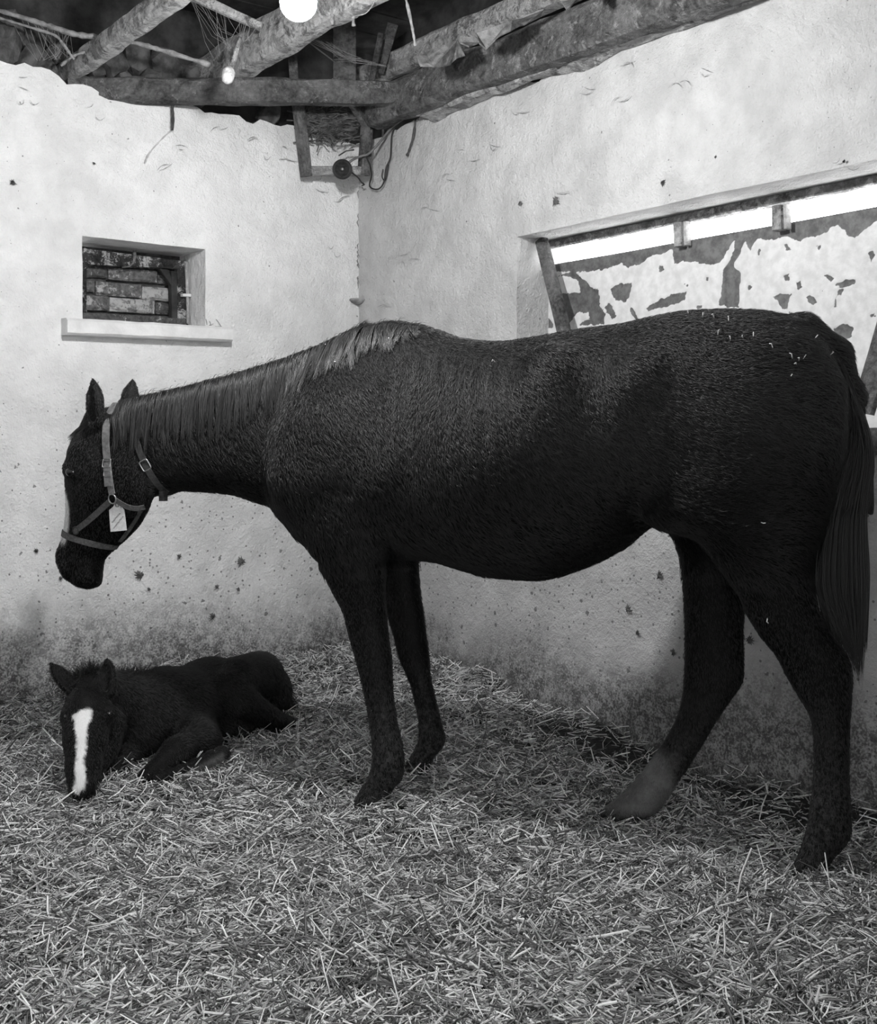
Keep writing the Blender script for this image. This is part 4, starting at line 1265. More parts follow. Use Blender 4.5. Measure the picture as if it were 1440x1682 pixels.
def make_fur(P, Q, count, rng, flow, length, lift, attrs, jitter=.25, curl=.10, weight=None):
    tri, area, nv = surface_tools(P, Q)
    w = area * (weight[tri].mean(1) if weight is not None else 1.0)
    pick = rng.choice(len(tri), count, p=w / w.sum())
    r1, r2 = np.sqrt(rng.random(count)), rng.random(count)
    bary = np.stack([1 - r1, r1 * (1 - r2), r1 * r2], 1)
    T3 = tri[pick]
    pos = (P[T3] * bary[:, :, None]).sum(1); nr = (nv[T3] * bary[:, :, None]).sum(1)
    nr /= np.linalg.norm(nr, axis=1, keepdims=True)
    d = flow(pos)
    d = d + rng.normal(0, jitter, d.shape)
    d -= nr * (d * nr).sum(1, keepdims=True)
    d /= np.linalg.norm(d, axis=1, keepdims=True) + 1e-9
    L = (length(pos) * rng.uniform(.7, 1.25, count))[:, None]
    bend = rng.normal(0, curl, (count, 3)); bend -= nr * (bend * nr).sum(1, keepdims=True)
    lf = lift * rng.uniform(.6, 1.5, (count, 1))
    S = np.stack([pos - nr * .001, pos + (d * .5 + nr * lf + bend * .15) * L, pos + (d + nr * lf * 1.25 + bend) * L], 1)
    ex = {k: (v[T3] * bary).sum(1) for k, v in attrs.items()}
    return S, ex

mare_root = empty('mare', MO, -MTH)
tag(mare_root, 'dark-coated mare in a halter standing broadside in the straw', 'horse')
Pm = P_mare
xq = lambda x, y, s=0.0: mare(x, y, s)
# white marks: snaffle of the nose, far hind pastern
A_, B_ = mare(196, 668), mare(128, 962)
hd = unit(B_ - A_); hn = np.array([-hd[1], hd[0]])
rel = Pm[:, [0, 2]] - A_
tt_ = rel @ hd; nn_ = rel @ hn
nf = mare(97, 880) - A_
on_head = (Pm[:, 0] < mare(240, 800)[0]) & (tt_ > 0)
frontness = np.abs(nn_ - (mare(97, 880) - A_) @ hn)
mark = sstep(.042 - np.abs(Pm[:, 1] + .014) + (fbm(Pm, 60, 3, 2) - .5) * .012, -.004, .006) * sstep(frontness, .075, .055) * sstep(tt_, .32, .36) * (1 - sstep(tt_, .50, .525)) * on_head
fh = mare(1010, 1330, -.11)
dfar = np.sqrt((Pm[:, 0] - mare(1042, 1302, -.11)[0])**2 + (Pm[:, 2] - mare(1042, 1302, -.11)[1])**2)
mark2 = sstep(.145 - dfar + (fbm(Pm, 18, 9, 3) - .5) * .10, -.05, .06) * (Pm[:, 1] > 0) * .22 * (.35 + 1.0 * fbm(Pm, 24, 19, 3)) * sstep(Pm[:, 2], .0, .05)
mark = np.clip(mark + mark2, 0, 1)
dust = (1 - sstep(Pm[:, 2] + (fbm(Pm, 10, 6, 3) - .5) * .3, .12, .55)) * .30
M_coat = coat_mat('shaded_mare_coat', COAT)
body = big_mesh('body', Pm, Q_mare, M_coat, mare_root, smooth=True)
# dark legs and muzzle; belly and lower-side shade painted into the coat by height
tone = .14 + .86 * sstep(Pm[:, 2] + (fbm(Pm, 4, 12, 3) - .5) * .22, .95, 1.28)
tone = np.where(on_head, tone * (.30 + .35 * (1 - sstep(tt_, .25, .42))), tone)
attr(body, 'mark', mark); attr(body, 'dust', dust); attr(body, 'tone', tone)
bvh_m = BVHTree.FromPolygons([tuple(v) for v in Pm], [tuple(int(i) for i in q) for q in Q_mare])
CAM_L = np.array([(np.array([0, 0, CAMZ]) - MO) @ MX, (np.array([0, 0, CAMZ]) - MO) @ MN, CAMZ])
def hit_px(x, y, off=0.0):        # point of the mare's near surface seen at a pixel (local), its normal
    r = np.array([(x - CX) / FPX, 1.0, (HY - y) / FPX])
    rl = np.array([r @ MX, r @ MN, r[2]])
    loc, n, i, d = bvh_m.ray_cast(Vector(CAM_L), Vector(unit(rl)))
    if loc is None: return None, None
    return np.array(loc) + np.array(n) * off, np.array(n)

# fur
headx = mare(262, 800)[0]
def flow_m(p):
    n1 = fbm(p, 2.2, 31, 2) - .5; n2 = fbm(p, 5.5, 37, 2) - .5
    ang = -.62 + n1 * 2.0 + n2 * .9                         # back and down along the barrel
    legs = 1 - sstep(p[:, 2], .62, .92)
    ang = ang * (1 - legs) + (-1.45) * legs
    d = np.stack([np.cos(ang), np.zeros(len(p)), np.sin(ang)], 1)
    h = (p[:, 0] < headx)[:, None]
    hv = np.array([hd[0] + .25, 0, hd[1]])
    return np.where(h, hv, d)
def len_m(p):
    L = .017 + .012 * fbm(p, 3, 41, 2)
    L = np.where(p[:, 2] < .75, .011, L)
    return np.where(p[:, 0] < headx, .009, L)
wt = np.where(Pm[:, 1] < .10, 1.0, .25)
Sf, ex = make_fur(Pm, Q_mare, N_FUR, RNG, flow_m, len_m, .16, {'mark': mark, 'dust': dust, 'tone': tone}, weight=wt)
o = hair_obj('coat', Sf, [.00055, .0005, .00012], fur_mat('shaded_mare_hair', COAT * .35, COAT * 3.4), mare_root, ex)
o['kind'] = 'stuff'

# eyes
M_eye = plain('wet_dark_eye', .006, .06, var=.1, spec=.7)
for sg in (1, -1):
    p, n = hit_px(112, 775)
    c = np.array([p[0] + .006, p[1] * sg if sg == 1 else -p[1], p[2]])
    bm = bmesh.new(); bmesh.ops.create_uvsphere(bm, u_segments=20, v_segments=14, radius=.021)
    me = bpy.data.meshes.new('eye'); bm.to_mesh(me); bm.free(); me.materials.append(M_eye)
    for q in me.polygons: q.use_smooth = True
    o = bpy.data.objects.new('eye', me); COL.objects.link(o); o.parent = mare_root
    o.location = c + np.array([.0, .010 * sg, 0]); o.scale = (1.1, .85, .85)

# mane: locks hanging on the near side from the crest
def near_y(x, z, default=None):
    loc, n, i, d = bvh_m.ray_cast(Vector((x, -1.2, z)), Vector((0, 1, 0)))
    return float(loc[1]) if loc is not None else default
crest = [(196, 655), (230, 646), (265, 640), (300, 632), (340, 621), (380, 611), (420, 599), (460, 587), (500, 573), (535, 558), (573, 542), (600, 533), (640, 526), (668, 529), (700, 538)]
hang = [(196, 70), (230, 84), (300, 82), (340, 92), (400, 92), (440, 84), (480, 72), (520, 66), (570, 64), (620, 50), (660, 40), (700, 8)]
cx_ = [c[0] for c in crest]
n_lock = 150
locks = []
for i in range(n_lock):
    t = (i + RNG.uniform(-.4, .4)) / n_lock
    x = float(np.clip(196 + t * 500, 196, 699))
    locks.append((x, RNG.uniform(.72, 1.12), RNG.normal(0, 8)))
lx = np.array([l[0] for l in locks])
strands, rad = [], []
NK = 9
for i in range(N_MANE):
    x = RNG.uniform(196, 698)
    li = int(np.argmin(np.abs(lx - x + RNG.normal(0, 3))))
    y = np.interp(x, cx_, [c[1] for c in crest]) + RNG.uniform(0, 7)
    r0 = mare(x, y, 0)
    Lp = np.interp(x, [h[0] for h in hang], [h[1] for h in hang]) * locks[li][1] * RNG.uniform(.75, 1.08)
    L = Lp / 470.0
    endx = locks[li][0] + locks[li][2] + RNG.normal(0, 2.2)
    dxm = (endx - x) / 470.0 + .012
    pts = []
    up = RNG.uniform(.004, .014)
    side = RNG.uniform(-.012, .015)
    for k in range(NK):
        u = k / (NK - 1)
        xx = r0[0] + dxm * u ** 1.3
        zz = r0[1] + up * math.sin(min(u * 3.2, 1) * math.pi) * (1 - u) - L * max(0, u - .02) ** 1.15 - .006
        yy = near_y(xx, zz)
        if yy is None: yy = side
        base_y = side if k == 0 else yy - (.006 + .012 * (li % 3) / 2 + RNG.uniform(0, .006)) * (1 - .4 * u)
        pts.append((xx, min(base_y, side) if k else base_y, zz))
    strands.append(pts)
S = np.array(strands)
S[:, 1:-1] = .25 * S[:, :-2] + .5 * S[:, 1:-1] + .25 * S[:, 2:]
M_mane = hair_mat('mane_hair', MANE * .3, MANE * 2.0, .38, .4)
hair_obj('mane', S, np.array([.0009] * (NK - 2) + [.0006, .0002]), M_mane, mare_root)
# a few flyaway hairs over the crest
fly = []
for i in range(140):
    x = RNG.uniform(200, 690); y = np.interp(x, cx_, [c[1] for c in crest])
    r0 = mare(x, y + 4, 0); l = RNG.uniform(.02, .05); a = RNG.uniform(-.2, 1.2)
    p = np.array([r0[0], RNG.uniform(-.015, .015), r0[1]])
    dv = np.array([math.cos(a) * l, RNG.uniform(-.4, .2) * l, math.sin(a) * l * .5])
    fly.append([p, p + dv * .5 + [0, 0, .006], p + dv])
hair_obj('mane_wisp', np.array(fly), [.0005, .0005, .0002], M_mane, mare_root)

# forelock
fl2 = []
for i in range(300):
    a = mare3(RNG.uniform(150, 172), RNG.uniform(684, 694), RNG.uniform(-.03, .05))
    e = mare3(RNG.uniform(110, 134), RNG.uniform(716, 756), RNG.uniform(.02, .075))
    pts = []
    for k in range(7):
        u = k / 6
        p = a * (1 - u) + e * u + np.array([-.004, -.006, .004]) * math.sin(u * math.pi)
        pts.append(p)
    fl2.append(pts)
hair_obj('forelock', np.array(fl2), [.0008] * 5 + [.0005, .0002], M_mane, mare_root)

# tail
ts_ = []
for i in range(N_TAIL):
    u0 = RNG.random() ** .8
    ax = np.interp(u0, [0, .35, .7, 1], [1352, 1384, 1400, 1406]); ay = np.interp(u0, [0, .35, .7, 1], [548, 596, 660, 735])
    s0 = RNG.normal(0, .018)
    lane = RNG.random()
    endy = 1000 + 60 * RNG.random() + 75 * (RNG.random() ** 2.5) - 90 * (RNG.random() ** 3)
    ex_ = 1366 + lane * 58
    if endy > 1075: ex_ = 1402 + lane * 14
    midx = np.interp(lane, [0, 1], [1376, 1436]); 
    pts = []
    ctrl = [(ax, ay), (ax + 10 + 16 * lane, ay + 50 + 20 * u0), (np.interp(lane, [0, 1], [1384, 1434]), max(ay + 110, 740)), (np.interp(lane, [0, 1], [1352, 1424]), 850), (np.interp(lane, [0, 1], [1340, 1428]), 960), (ex_, endy)]
    lw = RNG.normal(0, .022)
    for k, (cx1, cy1) in enumerate(ctrl):
        s = s0 * (1 + .4 * k) + lw * k / 5 + .0
        q = mare(cx1, cy1, s); pts.append((q[0], -s, q[1]))
    ts_.append(spline(pts, 3))
hair_obj('tail', np.array(ts_), np.array([.0009] * 12 + [.0008, .0006, .0005, .0002]), hair_mat('tail_hair', COAT * .35, COAT * 1.3, .4, .4), mare_root)
# ------------------------------------------------------------------ halter
hal = empty('halter', MO, -MTH); tag(hal, "webbing halter with metal buckles on the mare's head", 'halter')
M_webbing = plain('worn_webbing', .085, .75, var=.35, scale=120, bump=.4, spec=.3)
M_webbing_d = plain('dark_webbing', .035, .75, var=.35, scale=120, bump=.4, spec=.3)
M_leather = plain('worn_leather_strap', .13, .55, var=.35, scale=60, bump=.3, spec=.4)
M_steel = plain('dull_steel', .35, .35, metal=.9, var=.3, scale=60)
def strap(name, pts, nrms, width, mat, thick=.004, off=.004, closed=False):
    pts = [np.asarray(p, float) for p in pts]; nrms = [unit(n) for n in nrms]
    m = len(pts); vs, fs = [], []
    for i in range(m):
        d = unit(pts[(i+1) % m if closed else min(i+1, m-1)] - pts[(i-1) % m if closed else max(i-1, 0)])
        n = unit(nrms[i] - d * (nrms[i] @ d)); w = np.cross(n, d)
        p = pts[i] + n * off
        vs += [p - w * width / 2, p + w * width / 2, p + w * width / 2 * .94 + n * thick, p - w * width / 2 * .94 + n * thick]
    for i in range(m if closed else m - 1):
        a, b = i * 4, ((i + 1) % m) * 4
        for k in range(4): fs.append((a + k, a + (k+1) % 4, b + (k+1) % 4, b + k))
    if not closed: fs += [(0, 1, 2, 3)[::-1], tuple((m-1)*4 + k for k in range(4))]
    return mesh_obj(name, vs, fs, mat, hal)
def smooth_list(a, it=2, closed=False):
    a = np.array(a, float)
    for _ in range(it):
        if closed: a = .25 * np.roll(a, 1, 0) + .5 * a + .25 * np.roll(a, -1, 0)
        else: a[1:-1] = .25 * a[:-2] + .5 * a[1:-1] + .25 * a[2:]
    return a
def near_path(pxs, n=14, mirror=False):
    xs = np.linspace(0, len(pxs) - 1, n)
    P_, N_ = [], []
    for t in xs:
        x = np.interp(t, range(len(pxs)), [p[0] for p in pxs]); y = np.interp(t, range(len(pxs)), [p[1] for p in pxs])
        p, nn = hit_px(x, y)
        if p is None or (P_ and np.linalg.norm((p if not mirror else p * [1, -1, 1]) - P_[-1]) > .07): continue
        if mirror: p, nn = p * [1, -1, 1], nn * [1, -1, 1]
        P_.append(p); N_.append(nn)
    return smooth_list(P_, 2), smooth_list(N_, 3)
def ring_path(c, e, a0, a1, n, R=.32):
    """points round the head: plane holding the lateral axis and in-plane direction e, seen from centre c; angle 0 = e, +90 = near side"""
    P_, N_ = [], []
    e = unit(e); near = np.array([0, -1.0, 0])
    for a in np.linspace(math.radians(a0), math.radians(a1), n):
        d = e * math.cos(a) + near * math.sin(a)
        loc, nn, i, dist = bvh_m.ray_cast(Vector(c + d * R), Vector(-d))
        if loc is None: continue
        P_.append(np.array(loc)); N_.append(np.array(nn) + d * .6)
    return smooth_list(P_, 2), smooth_list(N_, 3)
def torus_ring(name, c, n, r, rr, mat, sx=1.0, up=(0, 0, 1), sq=1.0):
    pw = lambda v: math.copysign(abs(v) ** sq, v)
    n = unit(n); e = unit(np.asarray(up, float) - n * (np.asarray(up, float) @ n)); f = np.cross(n, e)
    mb = MB(); mb.tube([c + e * pw(math.cos(a)) * r + f * pw(math.sin(a)) * r * sx for a in np.linspace(0, 2 * math.pi, 21)], rr, 7, caps=False)
    return mb.build(name, mat, hal, True)
# nose ring
fpt, cpt = mare3(98, 871, 0), mare3(184, 896, 0)
P_, N_ = ring_path((fpt + cpt) / 2 + np.array([0, 0, .0]), fpt - cpt, 0, 348, 40)
strap('noseband', P_, N_, .022, M_webbing, closed=True)
# crown and cheek straps, both sides over the poll
cc = mare3(190, 770, 0); top = mare3(197, 650, 0) - cc
P_, N_ = near_path([(186, 812), (181, 790), (178, 765), (175, 735), (174, 712), (176, 692), (183, 674), (193, 660)], 18)
P2, N2 = P_[::-1] * [1, -1, 1], N_[::-1] * [1, -1, 1]
mid = np.array([(P_[-1] + P2[0]) / 2 + [0, 0, .010]]); midn = np.array([[0, 0, 1.0]])
strap('crown_strap', smooth_list(np.concatenate([P_, mid, P2]), 2), np.concatenate([N_, midn, N2]), .027, M_leather)
for mir in (False, True):
    P_, N_ = near_path([(182, 823), (165, 838), (146, 855), (124, 873)], 10, mir); strap('cheek_strap', P_, N_, .021, M_webbing)
    if not mir: P_, N_ = near_path([(192, 821), (205, 830), (218, 835), (232, 834), (242, 829)], 10, mir); strap('jowl_strap', P_, N_, .018, M_webbing)
    if not mir: P_, N_ = near_path([(230, 838), (222, 852), (212, 868), (203, 880), (196, 888)], 10, mir); strap('chin_strap', P_, N_, .014, M_webbing)
    for (x, y, r) in ((187, 819, .016), (127, 871, .013)):
        p, n = hit_px(x, y, .008)
        if mir: p, n = p * [1, -1, 1], n * [1, -1, 1]
        torus_ring('halter_ring', p, n, r, .0026, M_steel if x > 150 else M_webbing_d)
# throat latch
c = mare3(252, 742, 0); e = mare3(213, 652, 0) - mare3(287, 816, 0)
P_, N_ = ring_path(c, e, 20, 170, 26)
strap('throat_strap', P_, N_, .024, M_webbing_d)
target = hit_px(240, 765)[0]; j = int(np.argmin(np.linalg.norm(P_ - target, axis=1)))
nb = unit(N_[j]); torus_ring('buckle', P_[j] + nb * .009, nb, .018, .0026, M_steel, .85, up=P_[j] - P_[j - 1], sq=.35)
p, n = hit_px(178, 762, .012); torus_ring('buckle', p, n, .015, .0020, M_steel, 1.0, sq=.35)
p, n = hit_px(180, 779, .012); torus_ring('buckle', p, n, .009, .0018, M_steel, 1.7, sq=.35)
P_, N_ = near_path([(178.5, 765), (180, 780), (181, 799)], 6); strap('strap_keeper', P_, N_, .030, M_leather, off=.009)
q = mare3(277, 808, .0); mb = MB(); mb.box(q + [-.010, -.045, -.03], (.022, 0, 0), (0, .02, 0), (0, 0, .034)); mb.build('strap_end', M_webbing_d, hal)
# tag hanging from the ring
def tag_pt(x, y, o_=.030):
    p, n = hit_px(193, 850)
    base_s = -p[1] + o_
    return mare3(x, y, base_s)
outline = [(179, 838), (186, 832), (189, 826), (193, 824), (197, 826), (199, 831), (204, 838), (205.5, 852), (207.8, 871), (194, 872.5), (181.5, 873.5), (180, 855)]
vs = [tag_pt(x, y) for x, y in outline]; k = len(vs)
vs += [v + np.array([0, .0025, 0]) for v in vs]
fs = [tuple(range(k)), tuple(range(k, 2*k))[::-1]] + [(i, k + i, k + (i+1) % k, (i+1) % k) for i in range(k)]
mt, nt, b = new_mat('tag_card'); T = NT(nt)
T.link(T.grey(T.ramp(T.noise(T.coord(), 120, 4, .7), .3, .7, .50, .66)), b.inputs['Base Color']); b.inputs['Roughness'].default_value = .6
tg = mesh_obj('name_tag', vs, fs, mt, hal)
torus_ring('grommet', tag_pt(192, 829, .0315), np.array([0, -1, 0]), .0065, .0022, M_steel)
# faded handwriting: slanting pen strokes in two lines
M_ink = plain('faded_ink', .12, .8)
ink = MB(); rr = random.Random(8)
for (x0, y0, x1, y1, m) in ((184, 858, 197, 843, 7), (186, 868, 202, 848, 9)):
    pts = []
    for i in range(m * 2):
        u = i / (m * 2 - 1)
        ofs = (1.5 if i % 2 else -1.3) * rr.uniform(.5, 1.1)
        pts.append(tag_pt(x0 + (x1-x0)*u + ofs * .75, y0 + (y1-y0)*u + ofs * .66, .0306))
    ink.tube(pts, .0009, 4)
ink.build('handwriting', M_ink, tg)
# ------------------------------------------------------------------ the foal
foal_root = empty('foal', FO)
tag(foal_root, 'black foal with a white blaze lying in the straw by the wall', 'horse')
Pf = P_foal
pxf = CX + FPX * (Pf[:, 0] + FO[0]) / (Pf[:, 1] + FO[1]); pyf = HY - FPX * (Pf[:, 2] + FO[2] - CAMZ) / (Pf[:, 1] + FO[1])
_, _, nvf = surface_tools(Pf, Q_foal)
# blaze: broad star on the forehead narrowing down the nose; front-facing skin of the head only
blaze = np.array([(119, 1176), (127, 1170), (137, 1165), (146, 1163), (152, 1168), (150, 1178), (144, 1194), (142, 1212), (143, 1226), (141, 1236), (137, 1246), (139, 1262), (141, 1282), (139, 1294), (131, 1303), (121, 1302), (119, 1294), (123, 1284), (123, 1262), (126, 1240), (125, 1218), (124, 1200), (122, 1188)], float)
sdb = poly_sd(np.stack([pxf, pyf], 1), blaze) + (fbm(Pf, 150, 4, 2) - .5) * 6
headf = (Pf[:, 1] + FO[1] < 4.16) & (nvf[:, 1] < -.25) & (pxf < 160)
markf = sstep(-sdb, -2.0, 2.0) * headf
pale = poly_sd(np.stack([pxf, pyf], 1), np.array([(285, 1296), (282, 1284), (330, 1256), (366, 1236), (370, 1250), (330, 1276)], float))
markf = np.maximum(markf, sstep(-pale, -4, 4) * (Pf[:, 1] + FO[1] < 4.35) * .16)
dustf = np.zeros(len(Pf))
M_coat_f = coat_mat('black_foal_coat', COAT * .9, markv=.74)
fb = big_mesh('body', Pf, Q_foal, M_coat_f, foal_root, smooth=True)
tonef = np.full(len(Pf), .55)
attr(fb, 'tone', tonef); attr(fb, 'mark', markf); attr(fb, 'dust', dustf)
def flow_f(p):
    w = p + FO
    head = w[:, 1] < 4.13
    n1 = fbm(p, 3, 61, 2) - .5
    ang = -.9 + n1 * 1.6
    d = np.stack([np.cos(ang) * .8, np.cos(ang) * .6, np.sin(ang)], 1)
    return np.where(head[:, None], np.array([0, -.25, -1.0]), d)
Sf, ex = make_fur(Pf, Q_foal, N_FUR // 4, RNG, flow_f, lambda p: np.where(p[:, 1] + FO[1] < 4.10, .008, .013), .2, {'mark': markf, 'dust': dustf, 'tone': tonef}, weight=np.where(nvf[:, 1] < .3, 1.0, .2))
o = hair_obj('coat', Sf, [.00055, .0005, .00012], fur_mat('foal_hair', COAT * .5, COAT * 1.7, .8), foal_root, ex); o['kind'] = 'stuff'
bvh_f = BVHTree.FromPolygons([tuple(v) for v in Pf], [tuple(int(i) for i in q) for q in Q_foal])
def hit_f(x, y):
    r = np.array([(x - CX) / FPX, 1.0, (HY - y) / FPX])
    loc, n, i, d = bvh_f.ray_cast(Vector(np.array([0, 0, CAMZ]) - FO), Vector(unit(r)))
    return (None, None) if loc is None else (np.array(loc), np.array(n))
for (x, y) in ((180, 1172), (107, 1178)):
    p, n = hit_f(x, y)
    if p is None: continue
    bm = bmesh.new(); bmesh.ops.create_uvsphere(bm, u_segments=18, v_segments=12, radius=.0135)
    me = bpy.data.meshes.new('eye'); bm.to_mesh(me); bm.free(); me.materials.append(M_eye)
    for q in me.polygons: q.use_smooth = True
    o = bpy.data.objects.new('eye', me); COL.objects.link(o); o.parent = foal_root; o.location = p - n * .009
# fuzzy mane, forelock and tail
def tuft(name, rows, n, length, mat, rad=.0009):
    out = []
    for i in range(n):
        u = RNG.random() * (len(rows) - 1); k = int(u); f = u - k
        a = np.array(rows[k]) * (1 - f) + np.array(rows[k+1]) * f
        p = fo(a[0], a[1], a[2]) + RNG.normal(0, .012, 3)
        d = np.array([a[3], RNG.normal(0, .25), a[4]]) + RNG.normal(0, .35, 3)
        d = unit(d) * length * RNG.uniform(.6, 1.3)
        out.append([p, p + d * .5 + [0, 0, .004], p + d + RNG.normal(0, .006, 3)])
    return hair_obj(name, np.array(out), [rad, rad * .9, rad * .3], mat, foal_root)
M_fm = hair_mat('foal_mane_hair', COAT * .4, COAT * 1.4, .5, .3)
tuft('forelock', [(132, 1122, 4.13, -.3, .5), (150, 1114, 4.14, .1, .7), (168, 1120, 4.15, .3, .4)], 900, .045, M_fm)
tuft('mane', [(186, 1124, 4.25, .5, .7), (205, 1122, 4.31, .6, .8), (228, 1120, 4.40, .7, .7), (250, 1116, 4.46, .8, .6)], 1100, .045, M_fm)
tuft('tail', [(456, 1128, 5.02, .6, -.5), (466, 1150, 5.0, .5, -.8), (470, 1172, 4.97, .3, -1), (472, 1190, 4.95, .3, -1)], 1300, .07, M_fm)
tuft('ear_fringe', [(84, 1096, 4.15, -.5, -.5), (92, 1114, 4.14, -.6, -.6), (104, 1132, 4.13, -.6, -.6), (112, 1144, 4.12, -.5, -.7)], 260, .016, M_fm, .0006)
# ------------------------------------------------------------------ straw bedding
GC = np.array([(-.227, 3.70, -.005), (-.09, 4.013, .085), (1.027, 3.34, -.03), (.508, 3.763, -.035), (-1.81, 5.02, .085), (-1.16, 5.5, .185), (-.454, 6.06, .175), (.08, 5.47, .165), (.45, 5.0, .10), (.56, 4.85, .05),
               (.94, 4.36, .0), (1.32, 3.87, .0), (-1.14, 3.90, .012), (-.60, 4.86, .03), (-.9, 4.4, .03), (-.75, 4.15, .02), (-1.6, 4.4, .03), (-.3, 4.6, .06), (.0, 4.7, .09), (0, 3, 0), (-.6, 3, 0), (.6, 3, 0), (0, 2.4, 0), (1, 2.8, -.01), (-1, 3.2, 0), (.3, 4.3, .03), (.2, 3.9, .02), (-.55, 3.7, .0), (-.7, 5.2, .10), (-1.0, 5.05, .06)])
def ground(x, y):
    x = np.asarray(x, float); y = np.asarray(y, float)
    num = np.zeros_like(x); den = np.full_like(x, 1e-3)
    for (a, b, c) in GC:
        w = np.exp(-((x - a)**2 + (y - b)**2) / .30**2)
        num += w * c; den += w
    g = num / den
    P = np.stack([x, y, np.zeros_like(x)], -1)
    g = g + (fbm(P, 3.2, 71, 3) - .5) * .10 * GN + (fbm(P, 11, 75, 3) - .5) * .055 * GN
    return g
GN = .75
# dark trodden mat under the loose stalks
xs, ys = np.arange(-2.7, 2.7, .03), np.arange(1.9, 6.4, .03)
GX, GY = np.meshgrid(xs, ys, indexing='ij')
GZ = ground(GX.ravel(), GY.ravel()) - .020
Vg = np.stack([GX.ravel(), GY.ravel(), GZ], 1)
A_r = (Vg - CORNER) @ U; B_r = (Vg - CORNER) @ V
ok = (A_r > -.06) & (B_r > -.06) & (A_r < 4.95) & (B_r < 4.45)
idx = np.arange(len(Vg)).reshape(GX.shape)
Fg = np.stack([idx[:-1, :-1], idx[1:, :-1], idx[1:, 1:], idx[:-1, 1:]], -1).reshape(-1, 4)
Fg = Fg[ok[Fg].all(1)]
used = np.unique(Fg); remap = np.full(len(Vg), -1); remap[used] = np.arange(len(used))
Vg, Fg = Vg[used], remap[Fg]
# loose stalks
n = N_STRAW
U1, U2 = RNG.random(n * 3), RNG.random(n * 3)
yy = 2.05 + 4.1 * U1 ** 1.15
hwid = .36 * yy + .18
xx = (U2 * 2 - 1) * hwid
a = (xx - CORNER[0]) * U[0] + (yy - CORNER[1]) * U[1]; b = (xx - CORNER[0]) * V[0] + (yy - CORNER[1]) * V[1]
keep = (a > .02) & (b > .02) & (b < 4.3)
# thin trodden strip along the right wall nearer the door
bare_ = sstep(.34 - b + (fbm(np.stack([xx, yy, 0 * xx], -1), 4, 5, 2) - .5) * .3, -.04, .08) * sstep(a, 1.35, 1.7)
keep &= RNG.random(n * 3) > bare_ * .86
xx, yy = xx[keep][:n], yy[keep][:n]
n = len(xx)
P2 = np.stack([xx, yy, 0 * xx], -1)
yaw = RNG.uniform(0, 2 * np.pi, n)
swirl = fbm(P2, 3.5, 91, 2) * 9
yaw = np.where(RNG.random(n) < .45, swirl + RNG.normal(0, .5, n), yaw)
pitch = RNG.normal(0, .33, n)
L = np.clip(RNG.lognormal(math.log(.050), .40, n), .018, .17)
wd = RNG.uniform(.0012, .0031, n) * np.where(RNG.random(n) < .08, 1.5, 1)
zc = ground(xx, yy) + RNG.uniform(-.024, .018, n) + np.abs(np.sin(pitch)) * L * .35
d = np.stack([np.cos(yaw) * np.cos(pitch), np.sin(yaw) * np.cos(pitch), np.sin(pitch)], 1)
c = np.stack([xx, yy, zc], 1)
side = np.stack([-np.sin(yaw), np.cos(yaw), np.zeros(n)], 1)
upv = np.cross(d, side)
bend = RNG.normal(0, .05, n)[:, None] * side + RNG.normal(0, .03, n)[:, None] * upv
roll = RNG.uniform(0, 2 * np.pi, n)
e1 = np.cos(roll)[:, None] * side + np.sin(roll)[:, None] * upv; e2 = -np.sin(roll)[:, None] * side + np.cos(roll)[:, None] * upv
rings = []
for (t, s) in ((-.5, .8), (0, 1.0), (.5, .8)):
    cc = c + d * (t * L)[:, None] + bend * (L * (1 - 4 * t * t))[:, None]
    for k in range(3):
        an = 2 * math.pi * k / 3
        rings.append(cc + (e1 * math.cos(an) + e2 * math.sin(an) * .65) * (wd * s)[:, None])
Vs = np.stack(rings, 1).reshape(-1, 3)
loc = []
for r in range(2):
    for k in range(3):
        loc.append((r*3 + k, r*3 + (k+1) % 3, r*3 + 3 + (k+1) % 3, r*3 + 3 + k))
Fs = (np.arange(n)[:, None, None] * 9 + np.array(loc)[None]).reshape(-1, 4)
ms, nt, b_ = new_mat('straw'); T = NT(nt)
geo = T.n('ShaderNodeNewGeometry')
r = geo.outputs['Random Per Island']
col = T.math('POWER', r, 1.3)
col = T.ramp(col, 0, 1, STRAW * .10, STRAW * 1.15)
T.link(T.grey(col), b_.inputs['Base Color']); b_.inputs['Roughness'].default_value = .42; b_.inputs['Specular IOR Level'].default_value = .5
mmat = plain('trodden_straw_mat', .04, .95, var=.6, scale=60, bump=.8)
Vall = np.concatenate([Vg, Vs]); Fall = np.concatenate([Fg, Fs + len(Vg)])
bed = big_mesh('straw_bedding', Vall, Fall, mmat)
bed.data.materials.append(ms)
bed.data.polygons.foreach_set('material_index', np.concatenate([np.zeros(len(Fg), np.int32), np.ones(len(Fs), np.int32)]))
tag(bed, 'deep bed of loose chopped straw covering the floor', 'straw', kind='stuff')

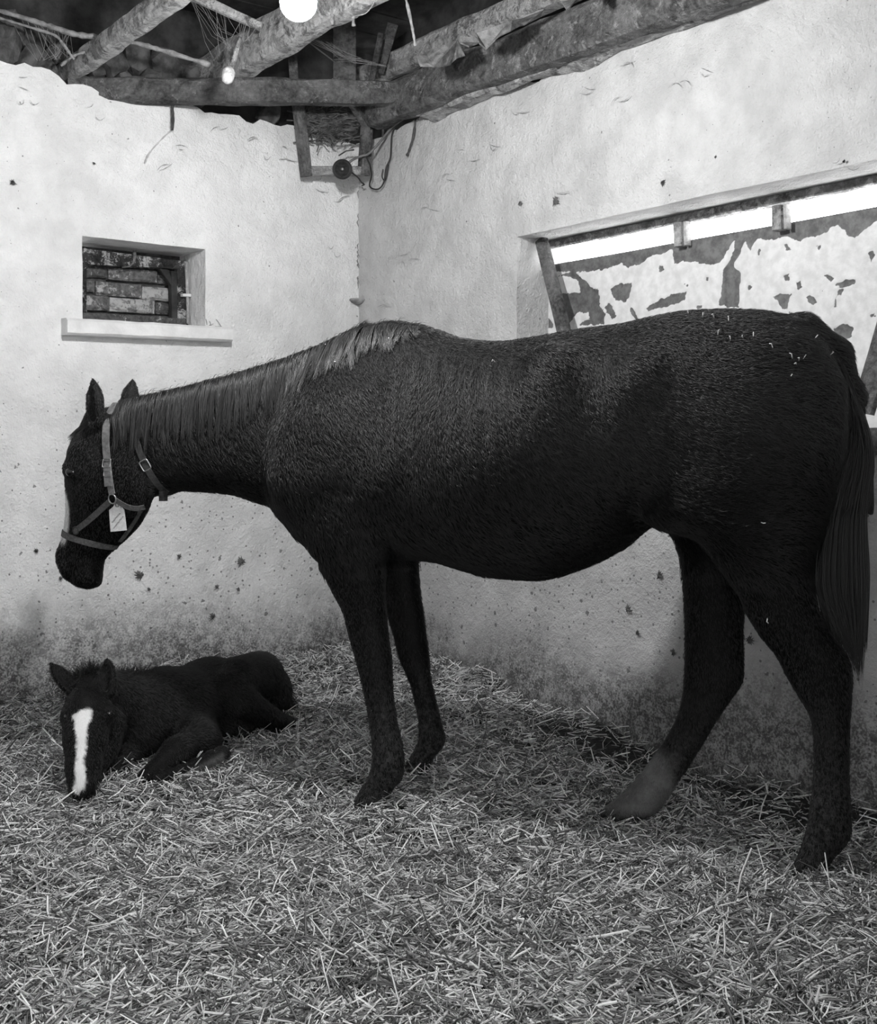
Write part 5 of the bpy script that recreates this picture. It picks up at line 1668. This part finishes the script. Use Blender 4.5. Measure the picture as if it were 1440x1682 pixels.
# long stalks lying on top
rr = random.Random(21)
long_px = [(1210, 1480, 1228, 1560, "long upright stalk leaning in the straw in front of the mare's hind hooves"), (1130, 1560, 1190, 1520, "long slanting stalk just left of the upright one, right foreground"),
           (95, 1500, 130, 1545, 'long stalk in the bedding at far left, below the foal'), (240, 1640, 330, 1600, 'lowest long stalk in the bedding at bottom left'), (640, 1345, 612, 1318, "bent stalk lying right against the mare's near fore hoof"),
           (760, 1600, 850, 1580, 'long flat stalk near the middle of the bottom edge'), (900, 1480, 930, 1430, 'steep stalk in the bright straw between fore and hind legs'), (330, 1520, 350, 1580, 'long steep stalk in the left foreground straw'),
           (850, 1390, 905, 1375, "long flat stalk at the shadow's edge left of the pale-footed hind leg"), (1320, 1560, 1390, 1530, 'long stalk in the bedding at far right, below the hind hoof'), (1290, 1640, 1380, 1610, 'lowest long stalk in the bedding at bottom right'), (350, 1350, 420, 1330, "long stalk lying just right of and below the foal's knee")]
M_long = plain('long_pale_stalk', STRAW * 1.25, .5, var=.25, scale=40)
for k, (x0, y0, x1, y1, lab) in enumerate(long_px):
    q = []
    for (x, y) in ((x0, y0), ((x0 + x1) / 2, (y0 + y1) / 2), (x1, y1)):
        r_ = np.array([(x - CX) / FPX, 1.0, (HY - y) / FPX]); t = CAMZ / -r_[2]
        for _ in range(6):
            g = float(ground(np.array([r_[0] * t]), np.array([t]))[0]); t = (CAMZ - g - .008) / -r_[2]
        q.append(np.array([r_[0] * t, t, CAMZ + r_[2] * t]))
    q[0][2] += rr.uniform(0, .03)
    mb = MB(); mb.tube(q, [.0018,.0022,.0015], 5)
    tag(mb.build('straw_stalk', M_long), lab, 'straw', 'long stalks on top of the straw bedding')

# straw bits caught on the mare
bits = {"along the top of the mare's croup": [(1112, 514), (1130, 518), (1155, 520), (1171, 522), (1196, 526)],
        "scattered below the top of the mare's croup": [(1180, 548), (1199, 558), (1219, 556), (1237, 552), (1266, 570)],
        "on the mare's upper rump": [(1298, 586), (1310, 592), (1305, 600), (1320, 588), (1299, 618)],
        "beside the root of the mare's tail": [(1338, 556), (1362, 582)],
        "on the mare's thigh": [(1253, 858), (1262, 1018)],
        "in the mare's mane near the withers": [(538, 570), (551, 598), (565, 545), (640, 560)]}
ORD = ('first', 'second', 'third', 'fourth', 'fifth')
bits = [(x, y, 'pale straw bit ' + where + (', ' + ORD[i] + ' from the left' if len(v) > 2 else (', left one' if i == 0 else ', right one') if len(v) == 2 else '')) for where, v in bits.items() for i, (x, y) in enumerate(sorted(v))]
bits.append((812, 596, "single straw bit on the mare's back behind the withers"))
def bit_point(x, y):
    return hit_px(x, y, .010)
for k, (x, y, lab) in enumerate(bits):
    p, nn = bit_point(x, y)
    if p is None: continue
    a_ = rr.uniform(0, 6.28); t = unit(np.cross(nn, np.array([math.cos(a_), .3, math.sin(a_)])))
    l = rr.uniform(.003, .007)
    w_ = lambda q: MO + MX * q[0] + MN * q[1] + ZUP * q[2]
    mb = MB(); mb.tube([w_(p - t * l - nn * .012), w_(p + nn * .003), w_(p + t * l)], .0014, 4)
    tag(mb.build('straw_bit', M_wisp), lab, 'straw', "straw bits caught on the mare's coat")
